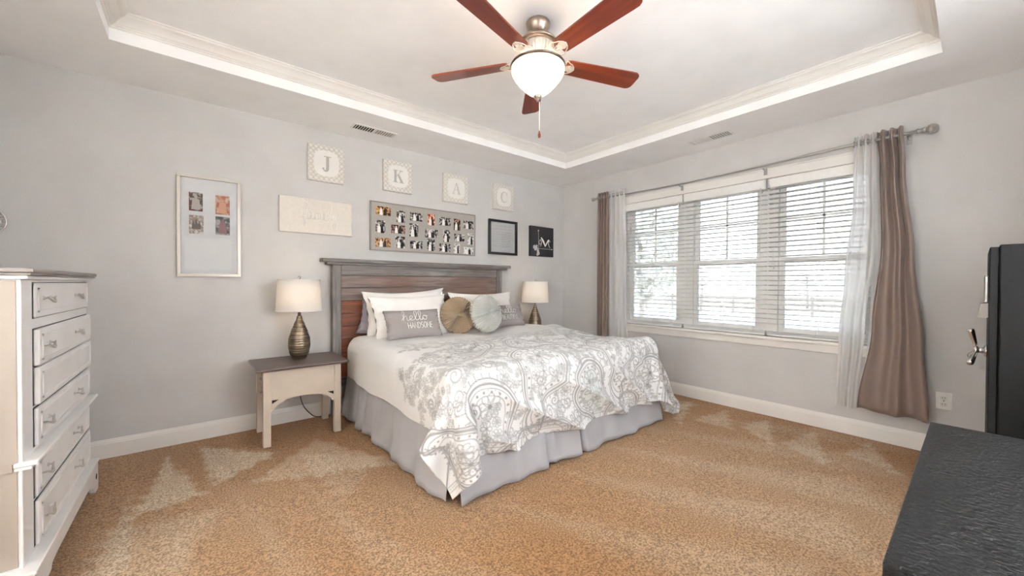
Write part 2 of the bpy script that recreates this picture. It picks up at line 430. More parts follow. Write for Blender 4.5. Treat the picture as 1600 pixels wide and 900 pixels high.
# window casing and stool on the right wall
mb = MB()
cw = .085
mb.box(-.022, 0, WY0-cw, WY1+cw, WZ1, WZ1+cw, .004)
mb.box(-.022, 0, WY0-cw, WY0, WZ0-.01, WZ1, .004); mb.box(-.022, 0, WY1, WY1+cw, WZ0-.01, WZ1, .004)
mb.box(-.028, 0, WY0-cw-.01, WY1+cw+.01, WZ1+cw-.012, WZ1+cw+.004, .003)
struct(mb.build('trim_5', M_trim))
mb = MB(); mb.box(-.055, .1, WY0-cw-.02, WY1+cw+.02, WZ0-.025, WZ0, .006); mb.box(-.020, 0, WY0-cw, WY1+cw, WZ0-.092, WZ0-.025, .004)
struct(mb.build('trim_6', M_trim))
units = [(-1.70, -1.0), (-2.476, -1.777), (-3.25, -2.547)]
for k, (a, b) in enumerate(units):
    w = thing('window_%d' % (k+1), (0.1, (a+b)/2, WZ0), None, None, kind='structure')
    f = MB()
    xa, xb = .07, .15
    ya = a if k == 2 else a-.0385; yb = b if k == 0 else b+.0385
    f.box(xa, xb, ya, a+.035, WZ0, WZ1, .002); f.box(xa, xb, b-.035, yb, WZ0, WZ1, .002)
    f.box(xa, xb, a+.035, b-.035, WZ0, WZ0+.03, .002); f.box(xa, xb, a+.035, b-.035, WZ1-.03, WZ1, .002)
    f.build('window_frame', M_white, w)
    zr = 1.41
    for nm, z0, z1, x0, x1 in (('lower_sash', WZ0+.03, zr+.025, .085, .11), ('upper_sash', zr-.025, WZ1-.03, .112, .137)):
        s = MB(); g = .045; y0, y1 = a+.035, b-.035
        s.box(x0, x1, y0, y0+g, z0, z1, .002); s.box(x0, x1, y1-g, y1, z0, z1, .002)
        s.box(x0, x1, y0+g, y1-g, z0, z0+g, .002); s.box(x0, x1, y0+g, y1-g, z1-g, z1, .002)
        so = s.build(nm, M_white, w)
        p = MB(); xm = (x0+x1)/2; p.box(xm-.002, xm+.002, y0+g-.003, y1-g+.003, z0+g-.003, z1-g+.003); p.build('pane', M_dimglass, so)
        if nm == 'upper_sash':
            m = MB(); ym = (y0+y1)/2; m.box(xm-.006, xm-.0025, ym-.009, ym+.009, z0+g, z1-g)
            zz = z0+g+(z1-z0-2*g)*.55; m.box(xm-.006, xm-.0025, y0+g, y1-g, zz-.009, zz+.009); m.build('muntin', M_white, so)
    if k:
        pass
# unseen window behind the camera, added to brighten the room
w = thing('window_4', ((BX0+BX1)/2, YF-.07, BZ0), None, None, kind='structure')
f = MB()
f.box(BX0, BX0+.05, YF-.12, YF-.04, BZ0, BZ1); f.box(BX1-.05, BX1, YF-.12, YF-.04, BZ0, BZ1)
xm = (BX0+BX1)/2; f.box(xm-.04, xm+.04, YF-.12, YF-.04, BZ0, BZ1)
f.box(BX0, BX1, YF-.12, YF-.04, BZ0, BZ0+.05); f.box(BX0, BX1, YF-.12, YF-.04, BZ1-.05, BZ1); f.box(BX0, BX1, YF-.11, YF-.05, 1.48, 1.53)
f.build('window_frame', M_white, w)
p = MB(); p.box(BX0+.04, BX1-.04, YF-.082, YF-.078, BZ0+.04, BZ1-.04); p.build('pane', M_glass, w)
p = MB(); p.box(BX0+.01, BX1-.01, YF-.031, YF-.030, BZ0+.01, BZ1-.01); tag(rebase(p.build('fill_diffuser', M_filldiff), ((BX0+BX1)/2, YF-.03, BZ1)), 'white light diffuser added over the unseen fill window behind the dresser', 'shade')  # translucent sheet added to spread fill light up to the ceiling
mb = MB()
mb.box(BX0-.085, BX0, YF, YF+.02, BZ0-.085, BZ1+.085); mb.box(BX1, BX1+.085, YF, YF+.02, BZ0-.085, BZ1+.085)
mb.box(BX0, BX1, YF, YF+.02, BZ1, BZ1+.085); mb.box(BX0, BX1, YF, YF+.02, BZ0-.085, BZ0)
struct(mb.build('trim_7', M_trim))

w = thing('window_5', (XL-.07, (LY0+LY1)/2, LZ0), None, None, kind='structure')  # unseen left-wall window, added to light the window wall
f = MB(); ym = (LY0+LY1)/2
f.box(XL-.12, XL-.04, LY0, LY0+.05, LZ0, LZ1); f.box(XL-.12, XL-.04, LY1-.05, LY1, LZ0, LZ1); f.box(XL-.12, XL-.04, ym-.04, ym+.04, LZ0, LZ1)
f.box(XL-.12, XL-.04, LY0, LY1, LZ0, LZ0+.05); f.box(XL-.12, XL-.04, LY0, LY1, LZ1-.05, LZ1)
f.build('window_frame', M_white, w)
p = MB(); p.box(XL-.082, XL-.078, LY0+.04, LY1-.04, LZ0+.04, LZ1-.04); p.build('pane', M_glass, w)
p = MB(); p.box(XL-.031, XL-.030, LY0+.01, LY1-.01, LZ0+.01, LZ1-.01); tag(rebase(p.build('fill_diffuser', M_filldiffcream), (XL-.03, (LY0+LY1)/2, LZ1)), 'cream light diffuser added over the unseen left wall fill window', 'shade')  # cream sheet added to soften and warm the fill from the left
mb = MB()
mb.box(XL, XL+.02, LY0-.085, LY0, LZ0-.085, LZ1+.085); mb.box(XL, XL+.02, LY1, LY1+.085, LZ0-.085, LZ1+.085)
mb.box(XL, XL+.02, LY0, LY1, LZ1, LZ1+.085); mb.box(XL, XL+.02, LY0, LY1, LZ0-.085, LZ0)
struct(mb.build('trim_8', M_trim))

# ================================================================== FURNITURE
def smooth_pts(pts, n=8, closed=False):
    """Catmull-Rom through 2D/3D points"""
    P = [Vector(tuple(p)+(0,)*(3-len(p))) for p in pts]; out = []; k = len(P)
    rngk = range(k) if closed else range(k-1)
    for i in rngk:
        if closed: a, b, c, d = P[i-1], P[i], P[(i+1) % k], P[(i+2) % k]
        else: a, b, c, d = P[max(i-1, 0)], P[i], P[i+1], P[min(i+2, k-1)]
        for j in range(n):
            t = j/n
            out.append(.5*((2*b)+(c-a)*t+(2*a-5*b+4*c-d)*t*t+(3*b-a-3*c+d)*t**3))
    if not closed: out.append(P[-1])
    return out

# ---- stroke lettering (unit height; returns list of polylines, width)
def arc(cx, cy, rx, ry, a0, a1, n=12):
    return [(cx+rx*math.cos(math.radians(a0+(a1-a0)*i/n)), cy+ry*math.sin(math.radians(a0+(a1-a0)*i/n))) for i in range(n+1)]
CAPS = {
 'H': ([[(0,0),(0,1)],[(.5,0),(.5,1)],[(0,.5),(.5,.52)]], .5),
 'A': ([[(0,0),(.27,1),(.54,0)],[(.1,.36),(.44,.36)]], .54),
 'N': ([[(0,0),(0,1),(.5,0),(.5,1)]], .5),
 'D': ([[(0,0),(0,1)]+arc(.05,.5,.42,.5,90,-90)+[(0,0)]], .48),
 'S': ([arc(.23,.75,.22,.24,40,270)+arc(.23,.26,.24,.25,90,-140)], .46),
 'O': ([arc(.27,.5,.27,.5,90,450,18)], .54),
 'M': ([[(0,0),(.05,1),(.3,.3),(.55,1),(.62,0)]], .62),
 'E': ([[(.42,0),(0,0),(0,1),(.42,1)],[(0,.52),(.36,.52)]], .42),
 'B': ([[(0,0),(0,1)]+arc(.03,.76,.34,.24,90,-90)+arc(.03,.26,.4,.26,90,-90)+[(0,0)]], .44),
 'U': ([[(0,1)]+arc(.25,.28,.25,.28,180,360)+[(.5,1)]], .5),
 'T': ([[(0,1),(.5,1)],[(.25,1),(.25,0)]], .5),
 'I': ([[(.05,0),(.05,1)]], .1),
 'F': ([[(0,0),(0,1),(.42,1)],[(0,.52),(.34,.52)]], .42),
 'L': ([[(0,1),(0,0),(.4,0)]], .4),
 'R': ([[(0,0),(0,1)]+arc(.03,.76,.36,.24,90,-90)+[(.05,.52),(.45,0)]], .45),
 'Y': ([[(0,1),(.25,.5),(.5,1)],[(.25,.5),(.25,0)]], .5),
}
def caps(text, h, gap=.16):
    out = []; x = 0
    for ch in text:
        if ch == ' ': x += .5; continue
        st, w = CAPS[ch]
        out += [[((x+a)*h, b*h) for a, b in l] for l in st]; x += w+gap
    return out, (x-gap)*h
SCR = {  # running script: points and advance
 'h': ([(0,.05),(.12,.35),(.26,.9),(.2,1.08),(.12,.95),(.12,.4),(.12,0),(.14,.25),(.26,.48),(.36,.38),(.36,.1),(.44,0),(.52,.08)], .5),
 'e': ([(0,.06),(.2,.22),(.28,.4),(.18,.5),(.07,.34),(.09,.1),(.22,0),(.38,.08)], .36),
 'l': ([(0,.06),(.16,.35),(.28,.9),(.2,1.08),(.1,.9),(.1,.25),(.18,0),(.32,.08)], .3),
 'o': ([(0,.1),(.08,.38),(.2,.5),(.08,.4),(.05,.15),(.18,0),(.32,.12),(.32,.38),(.2,.5),(.28,.4),(.44,.42)], .42),
 'f': ([(0,.05),(.16,.4),(.3,.95),(.22,1.1),(.14,.9),(.12,.2),(.1,-.4),(.2,-.35),(.2,0),(.34,.08)], .32),
 'a': ([(.28,.42),(.12,.5),(.03,.25),(.12,0),(.26,.15),(.3,.45),(.3,.1),(.38,0),(.46,.08)], .44),
 'm': ([(0,.08),(.08,.45),(.08,0),(.16,.42),(.25,.4),(.25,0),(.33,.42),(.42,.4),(.42,.08),(.52,.06)], .5),
 'i': ([(0,.08),(.1,.45),(.1,.1),(.2,.02),(.28,.1)], .26),
 'y': ([(0,.1),(.06,.45),(.1,.1),(.22,.05),(.3,.45),(.3,-.2),(.2,-.42),(.1,-.3),(.4,.1)], .38),
}
def script(text, h):
    pts = []; x = 0
    for ch in text:
        p, w = SCR[ch]; pts += [((x+a)*h, b*h) for a, b in p]; x += w
    return [[(p.x, p.y) for p in smooth_pts(pts, 5)]], x*h

# ---------------------------------------------------------------- bed
BX0b, BX1b, BY = -2.95, -.90, -1.95        # mattress box
ZT = .665
bed = thing('bed', (-1.93, -.95, 0), 'king bed with weathered plank headboard and pleated grey skirt against the headboard wall', 'bed')
def headboard():
    hb = MB(); hb.box(-3.02, -1.20, -.055, -.03, .25, 1.27)
    ho = hb.build('headboard', M_hbgrey, bed)
    c = MB(); c.box(-3.16, -1.05, -.125, -.01, 1.375, 1.405, .004); c.build('cap_shelf', M_hbgrey, ho)
    c = MB(); c.box(-3.12, -1.09, -.105, -.012, 1.352, 1.3745, .004); c.build('cap_moulding', M_hbgrey, ho)
    for x0 in (-3.07, -1.235):
        c = MB(); c.box(x0, x0+.075, -.088, -.012, .0, 1.3515, .004); c.build('post', M_hbpost, ho)
    c = MB(); c.box(-2.994, -1.236, -.082, -.0555, 1.262, 1.351, .003); c.build('top_rail', M_hbgrey, ho)
    z = 1.26
    for k in range(8):
        c = MB(); c.box(-2.994, -1.236, -.074, -.0555, z-.113, z-.003, .003)
        c.build('plank', (M_hbbrown, M_hbgrey, M_hbred, M_hbred, M_hbred, M_hbred, M_hbred, M_hbred)[k] if k != 1 else M_hbbrown, ho)
        z -= .116
headboard()
mb = MB(); mb.box(-2.93, -.92, -1.93, -.10, .36, .63, .06, 4); mb.build('mattress', M_mattress, bed)
mb = MB(); mb.box(-2.92, -.93, -1.92, -.10, .14, .355, .02, 2); mb.build('box_spring', M_mattress, bed)
for x in (-2.85, -1.95, -1.0):
    for y in (-1.85, -.2):
        mb = MB(); mb.box(x-.02, x+.02, y-.02, y+.02, 0, .139); mb.build('leg', M_safe, bed)

def skirt():
    # polyline paths of the skirt panels (top line), with pleats
    def panel(p0, p1, out, waves, z1=.40, flare=.05, pleats=()):
        n = 160; P = np.zeros((n, 14, 3)); p0 = np.array(p0); p1 = np.array(p1); out = np.array(out)
        for i in range(n):
            s = i/(n-1)
            for j in range(14):
                v = j/13
                off = flare*v**1.2
                for (a, f, ph) in waves: off += a*v*math.sin(f*s+ph)
                sh = 0
                for (pc, w, dpt) in pleats:
                    d = (s-pc)/w
                    if abs(d) < 1: off -= dpt*(1-abs(d))**.6*(.55+.45*v)
                base = p0+(p1-p0)*s+out*(off+.005)
                P[i, j] = (base[0], base[1], z1-(z1-.012-.006*math.sin(s*21))*v)
        return P
    out = MB()
    # left side, foot, right side
    out.grid(panel((-2.945, -.12), (-2.945, -1.935), (-1, 0), [(.012, 30, 0), (.008, 61, 1)], pleats=[(.28, .02, .07), (.52, .05, .03), (.17, .02, .04)]))
    out.grid(panel((-2.935, -1.94), (-.905, -1.94), (0, -1), [(.012, 26, 1), (.009, 55, 2)], flare=.06, pleats=[(.5, .014, .085), (.25, .05, .03), (.345, .02, .04)]))
    out.grid(panel((-.905, -1.935), (-.905, -.12), (1, 0), [(.012, 30, 0)], pleats=[(.5, .02, .06)]))
    out.box(-2.93, -.92, -1.92, -.12, .385, .392)
    o = out.build('bed_skirt', M_skirt, bed)
    m = o.modifiers.new('thick', 'SOLIDIFY'); m.thickness = .003; m.offset = 0
skirt()
mb = MB(); mb.box(-2.958, -.895, -.62, -.14, .40, .655, .05, 4)
sheet = mb.build('fitted_sheet', mat('patterned_sheet', srgb(176, 172, 166), .85, noise=(40, .3)), bed)

# ---------------------------------------------------------------- duvet: relaxed cloth over the mattress box
def relax_duvet():
    st = .03
    x0, x1, yh, yf = BX0b-.285, BX1b+.33, -.20, BY-.40
    nu = int(round((x1-x0)/st))+1; nv = int(round((yh-yf)/st))+1
    U, V = np.meshgrid(np.arange(nu)*st, np.arange(nv)*st, indexing='ij')
    cx = BX0b-.285; ang = math.radians(-.8)
    X = cx+U; Y = yh-V
    mx, my = -1.93, -.3
    Xr = mx+(X-mx)*math.cos(ang)-(Y-my)*math.sin(ang)
    Yr = my+(X-mx)*math.sin(ang)+(Y-my)*math.cos(ang)
    Z = np.full(X.shape, ZT+.03)+rng.normal(0, .004, X.shape)
    P = np.stack([Xr, Yr, Z], -1); Q = P.copy(); P0 = P.copy(); pin = slice(12, nu-12)
    c = np.array([(BX0b+BX1b)/2, BY/2-.0, ZT-2.0]); hb = np.array([(BX1b-BX0b)/2, -BY/2, 2.0]); rad = .075
    def collide(P, Q):
        d = P-c; q = np.abs(d)-(hb-rad); qp = np.maximum(q, 0); L = np.linalg.norm(qp, axis=-1)
        sd = L+np.minimum(q.max(-1), 0)-rad
        n = qp/np.maximum(L, 1e-9)[..., None]*np.sign(d)
        ins = L < 1e-9
        if ins.any():
            k = q[ins].argmax(-1); nn = np.zeros((len(k), 3)); nn[np.arange(len(k)), k] = np.sign(d[ins])[np.arange(len(k)), k]; n[ins] = nn
        pen = np.maximum(.016-sd, 0)
        hit = (pen > 0)[..., None]
        P = P+n*pen[..., None]
        Q = np.where(hit, Q+(P-Q)*.35, Q)
        fl = P[..., 2] < .015; P[..., 2] = np.where(fl, .015, P[..., 2])
        return P, Q
    def con(P, a, b, L, k):
        d = P[b]-P[a]; l = np.linalg.norm(d, axis=-1, keepdims=True); cr = d*(1-L/np.maximum(l, 1e-9))*.5*k
        P[a] += cr; P[b] -= cr
    S = lambda *a: tuple(a)
    g = np.array([0, 0, -1.6]); dt = 1/60
    sl = slice(None)
    for it in range(330):
        v = (P-Q)*.975; Q = P.copy(); P = P+v+g*dt*dt
        for sub in range(12):
            for o in (0, 1):
                con(P, S(slice(o, nu-1, 2), sl), S(slice(o+1, nu, 2), sl), st, 1) if len(range(o, nu-1, 2)) == len(range(o+1, nu, 2)) else None
                con(P, S(sl, slice(o, nv-1, 2)), S(sl, slice(o+1, nv, 2)), st, 1) if len(range(o, nv-1, 2)) == len(range(o+1, nv, 2)) else None
            con(P, S(slice(0, nu-1), slice(0, nv-1)), S(slice(1, nu), slice(1, nv)), st*1.41421, .22)
            con(P, S(slice(1, nu), slice(0, nv-1)), S(slice(0, nu-1), slice(1, nv)), st*1.41421, .22)
            if sub % 3 == 0:
                con(P, S(slice(0, nu-2), sl), S(slice(2, nu), sl), 2*st, .10)
                con(P, S(sl, slice(0, nv-2)), S(sl, slice(2, nv)), 2*st, .10)
            P, Q = collide(P, Q); P[pin, 0, :2] = P0[pin, 0, :2]
    for it in range(120):
        Q = P.copy()
        for sub in range(8):
            for o in (0, 1):
                if len(range(o, nu-1, 2)) == len(range(o+1, nu, 2)): con(P, S(slice(o, nu-1, 2), sl), S(slice(o+1, nu, 2), sl), st, 1)
                if len(range(o, nv-1, 2)) == len(range(o+1, nv, 2)): con(P, S(sl, slice(o, nv-1, 2)), S(sl, slice(o+1, nv, 2)), st, 1)
        P[..., 2] -= .0002
        P, Q = collide(P, Q); P[pin, 0, :2] = P0[pin, 0, :2]
    return P, U, V, st
DUV, DU, DV, DST = relax_duvet()
def upsample(P, k):
    """cubic (Catmull-Rom) upsampling of a grid by k along both axes"""
    def up(A):
        n = A.shape[0]; t = np.arange((n-1)*k+1)/k; i = np.minimum(t.astype(int), n-2); f = (t-i)[:, None, None]
        a = A[np.maximum(i-1, 0)]; b = A[i]; c = A[i+1]; d = A[np.minimum(i+2, n-1)]
        return .5*(2*b+(c-a)*f+(2*a-5*b+4*c-d)*f**2+(3*b-a-3*c+d)*f**3)
    return up(up(P).transpose(1, 0, 2)).transpose(1, 0, 2)

class Canvas:
    """line drawing on the cloth's own rest coordinates: ink = how much grey thread, aqua = tinted fill"""
    def __init__(s, w, h, res):
        s.res = res; s.nx = int(round(w/res))+1; s.ny = int(round(h/res))+1
        s.ink = np.zeros((s.nx, s.ny)); s.fill = np.zeros((s.nx, s.ny))
    def line(s, pts, w, a=1.0, closed=False):
        pts = [np.array(p[:2], float) for p in pts]
        if closed: pts = pts+[pts[0]]
        for p, q in zip(pts[:-1], pts[1:]):
            lo = np.minimum(p, q)-w-s.res; hi = np.maximum(p, q)+w+s.res
            i0, j0 = np.maximum((lo/s.res).astype(int), 0); i1 = min(int(hi[0]/s.res)+2, s.nx); j1 = min(int(hi[1]/s.res)+2, s.ny)
            if i1 <= i0 or j1 <= j0: continue
            X = (np.arange(i0, i1)*s.res)[:, None]; Y = (np.arange(j0, j1)*s.res)[None, :]
            d = q-p; L = max(d@d, 1e-12); t = np.clip(((X-p[0])*d[0]+(Y-p[1])*d[1])/L, 0, 1)
            D = np.hypot(X-p[0]-t*d[0], Y-p[1]-t*d[1])
            s.ink[i0:i1, j0:j1] = np.maximum(s.ink[i0:i1, j0:j1], a*np.clip((w-D)/s.res+.5, 0, 1))
    def dot(s, p, r, a=1.0): s.line([p, (p[0]+1e-5, p[1])], r, a)
    def blob(s, pts, a):
        pts = np.array([p[:2] for p in pts]); lo = pts.min(0); hi = pts.max(0)
        i0, j0 = np.maximum((lo/s.res).astype(int), 0); i1 = min(int(hi[0]/s.res)+2, s.nx); j1 = min(int(hi[1]/s.res)+2, s.ny)
        if i1 <= i0 or j1 <= j0: return
        X = (np.arange(i0, i1)*s.res)[:, None]; Y = (np.arange(j0, j1)*s.res)[None, :]
        ins = np.zeros((i1-i0, j1-j0), bool); n = len(pts)
        for k in range(n):
            (ax, ay), (bx, by) = pts[k], pts[(k+1) % n]
            if ay == by: continue
            ins ^= ((ay > Y) != (by > Y)) & (X < (bx-ax)*(Y-ay)/(by-ay)+ax)
        s.fill[i0:i1, j0:j1] = np.where(ins, a, s.fill[i0:i1, j0:j1])
def place(pts, c, sc, rot, flip=1):
    ca, sa = math.cos(rot), math.sin(rot)
    return [(c[0]+sc*(x*flip*ca-y*sa), c[1]+sc*(x*flip*sa+y*ca)) for x, y in [tuple(p)[:2] for p in pts]]
PAIS = [(0,-.5),(.28,-.42),(.42,-.15),(.36,.15),(.2,.38),(.16,.62),(.34,.82),(.2,.92),(-.02,.8),(-.16,.5),(-.32,.2),(-.42,-.12),(-.3,-.4)]
def ring(c, r, n=10): return [(c[0]+r*math.cos(2*PI*k/n), c[1]+r*math.sin(2*PI*k/n)) for k in range(n)]
def flower(cv, c, r, a=.8, rot=0, pet=6):
    for k in range(pet):
        t = rot+2*PI*k/pet
        p = [(0,0),(.35,.22),(.8,.26),(1,0),(.8,-.26),(.35,-.22)]
        cv.line([(q.x, q.y) for q in smooth_pts(place(p, c, r, t), 3, True)], .0022, a, True)
    cv.dot(c, r*.2, a)
def sprig(cv, c, L, rot, a=.7, n=6):
    st = [(0,0),(L*.1,L*.35),(L*.02,L*.7),(L*.18,L)]
    st = [tuple(q) for q in place(st, c, 1, rot)]; P = smooth_pts(st, 5); cv.line([(q.x, q.y) for q in P], .0022, a)
    for k in range(1, n+1):
        q = P[min(int(len(P)*k/(n+1)), len(P)-1)]
        for sgn in (-1, 1):
            lf = [(0,0),(.5,.25),(1,0),(.5,-.2)]
            cv.line([(w.x, w.y) for w in smooth_pts(place(lf, (q.x, q.y), L*.2, rot+PI/2+sgn*.95), 3, True)], .0022, a, True)
    e = P[-1]; flower(cv, (e.x, e.y), L*.12, a, rot)
def scroll(cv, c, r, rot, a=.8, flip=1):
    pts = [(r*(1-k/26)*math.cos(k*.42), r*(1-k/26)*math.sin(k*.42)) for k in range(24)]
    pts = place(pts, c, 1, rot, flip); cv.line(pts, .0035, a)
    for k in range(0, 12):
        t = k*.42; p = place([(r*(1-k/26)*math.cos(t), r*(1-k/26)*math.sin(t)), (r*(1.22-k/26)*math.cos(t+.12), r*(1.22-k/26)*math.sin(t+.12))], c, 1, rot, flip)
        cv.line(p, .0024, a)
def paisley(cv, c, sc, rot, flip=1, aqua=False):
    out = smooth_pts(PAIS, 6, True); P = [(q.x, q.y) for q in out]
    full = place(P, c, sc, rot, flip)
    cv.line(full, .0030, .9, True)
    cen = np.array([0, -.02])
    def shrink(k): return place([((x-cen[0])*k+cen[0], (y-cen[1])*k+cen[1]) for x, y in P], c, sc, rot, flip)
    cv.line(shrink(.90), .0065, .75, True); cv.line(shrink(.80), .0024, .9, True); cv.line(shrink(.62), .0024, .8, True)
    o = shrink(1.09)
    for k in range(0, len(o), 2): cv.line([full[k], o[k]], .0028, .8); cv.dot(o[k], .0045, .8)
    s = shrink(.71)
    for k in range(0, len(s), 3): cv.dot(s[k], sc*.018, .8)
    if aqua: cv.blob(shrink(.60), .6)
    q = place([(0,-.18),(.02,.08),(.0,.32)], c, sc, rot, flip)
    flower(cv, q[0], sc*.17, .85, rot, 8); flower(cv, q[1], sc*.09, .8, rot); sprig(cv, q[1], sc*.3, rot, .7, 4)
    for k in range(5): cv.dot(place([(-.1+.05*k, -.4+.02*abs(k-2))], c, sc, rot, flip)[0], .004, .8)

def duvet():
    K = 6
    P = upsample(DUV, K); w = DU.max(); h = DV.max()
    res = DST/K
    nx, ny = P.shape[:2]
    # comforter loft and pulled folds
    du = np.gradient(P, axis=0); dv = np.gradient(P, axis=1); N = np.cross(du, dv); N /= np.maximum(np.linalg.norm(N, axis=-1, keepdims=True), 1e-9)
    if N[nx//2, ny//3, 2] < 0: N = -N
    u = (np.arange(nx)*res)[:, None]; v = (np.arange(ny)*res)[None, :]
    top = np.clip((N[..., 2]-.3)/.6, 0, 1)
    wr = np.zeros((nx, ny))
    for k in range(26):
        a = rng.uniform(0, PI); f = rng.uniform(7, 26); wr += np.sin((u*math.cos(a)+v*math.sin(a))*f+rng.uniform(0, 7)+1.3*np.sin(u*rng.uniform(2, 6)+v*rng.uniform(2, 6)))/f
    off = wr*.030
    # diagonal drag folds on the foot drop (from upper left down to the right)
    foot0 = 1.98-.2
    d = v-foot0
    msk = np.clip(d/.12+.5, 0, 1)*np.clip((u-.45)/.25, 0, 1)*np.clip((w-.35-u)/.2, 0, 1)
    ph = (u*1.0-v*1.55)
    fold = np.abs(np.sin(ph*6.2+.8*np.sin(u*3.1)))**.8
    off = np.maximum(off, -.010)+msk*(.085*(1-np.abs(np.sin(ph*7.4+.9*np.sin(u*2.7))))**1.2*(.42+np.clip(d, 0, .45)*1.5))
    P = P+N*(off+.012)[..., None]
    # puffy top with gentle mounds
    P[..., 2] += top*(.018*np.sin(u*3.3+.5)*np.sin(v*4.1)+.014)
    cu_ = np.clip((u-(w-.45))/.45, 0, 1)*np.clip((v-(h-.6))/.6, 0, 1)*np.clip((.66-P[..., 2])/.55, 0, 1)
    P[..., 0] += .20*cu_; P[..., 1] -= .03*cu_; P[..., 2] = np.maximum(P[..., 2], .03)
    cv = Canvas(w, h, res)
    # big paisleys follow the foot end and left edge
    big = [(.62, 1.28, .52, -1.9, 1, 0), (.52, 1.98, .46, .15, -1, 0), (.98, 1.72, .50, .5, 1, 0), (1.42, 1.95, .46, -.5, -1, 1), (1.80, 1.66, .48, .3, 1, 0),
           (2.18, 1.98, .44, -.4, -1, 0), (2.48, 1.62, .42, .6, 1, 1), (1.0, 2.18, .34, 1.9, 1, 0), (1.85, 2.16, .32, 1.4, 1, 0), (2.62, 2.1, .34, .2, 1, 0), (.22, 2.02, .34, 2.7, 1, 0),
           (1.25, 1.25, .36, -1.2, -1, 0), (1.95, 1.20, .36, .9, 1, 0), (2.45, 1.15, .36, -.8, 1, 0)]
    for (a, b, s_, r_, fl, aq) in big: paisley(cv, (a, b), s_, r_, fl, bool(aq))
    R = random.Random(3)
    n = 0
    for _ in range(3200):
        a = R.uniform(.1, w-.05); b = R.uniform(.65, h-.03)
        if b < 1.2 and R.random() < .62: continue
        if a < .45 and b < 1.1: continue
        i, j = int(a/res), int(b/res); win = cv.ink[max(i-10, 0):i+10, max(j-10, 0):j+10]
        if win.mean() > .20: continue
        r = R.random()
        if r < .35: sprig(cv, (a, b), R.uniform(.08, .15), R.uniform(0, 6.3), .7)
        elif r < .65: scroll(cv, (a, b), R.uniform(.03, .06), R.uniform(0, 6.3), .75, R.choice((-1, 1)))
        else: flower(cv, (a, b), R.uniform(.02, .045), .75, R.uniform(0, 6), R.choice((5, 6, 8)))
        n += 1
    # dotted stripe band by the foot hem
    for k in range(int(w/.018)): cv.dot((k*.018, h-.05), .004, .6)
    cv.line([(0, h-.035), (w, h-.035)], .002, .6); cv.line([(0, h-.065), (w, h-.065)], .002, .6)
    fade = np.clip((v-.45)/.45, .0, 1)*np.ones_like(cv.ink)
    ink = cv.ink*fade
    white = np.array(srgb(222, 221, 219)); grey = np.array(srgb(98, 96, 95)); aqua = np.array(srgb(196, 208, 202))
    col = white*np.ones((nx, ny, 1)); f = (cv.fill*.6)[..., None]; col = col*(1-f)+aqua*f
    k = (ink*.92)[..., None]; col = col*(1-k)+grey*k
    mb = MB()
    me = bpy.data.meshes.new('duvet')
    loc = Vector((-1.93, -1.1, ZT))
    idx = np.arange(nx*ny).reshape(nx, ny)
    quads = np.stack([idx[:-1, :-1], idx[1:, :-1], idx[1:, 1:], idx[:-1, 1:]], -1).reshape(-1, 4)
    V3 = (P.reshape(-1, 3)-np.array(loc))
    me.vertices.add(len(V3)); me.vertices.foreach_set('co', V3.ravel().astype(np.float32))
    me.loops.add(quads.size); me.polygons.add(len(quads))
    me.loops.foreach_set('vertex_index', quads.ravel().astype(np.int32))
    me.polygons.foreach_set('loop_start', (np.arange(len(quads))*4).astype(np.int32))
    me.polygons.foreach_set('loop_total', np.full(len(quads), 4, np.int32))
    me.update(calc_edges=True); me.polygons.foreach_set('use_smooth', [True]*len(quads))
    me.materials.append(attr_mat('printed_duvet_cotton', 'print', .8, sheen=.15))
    o = bpy.data.objects.new('duvet', me); COL.objects.link(o); o.location = loc
    set_vcol(o, 'print', col.reshape(-1, 3))
    m = o.modifiers.new('thick', 'SOLIDIFY'); m.thickness = .014; m.offset = -1 if me.polygons[(nx//2)*(ny-1)+ny//3].normal.z > 0 else 1
    tag(o, 'white duvet with grey paisley print draped over the bed, corners hanging at the foot', 'duvet')
duvet()

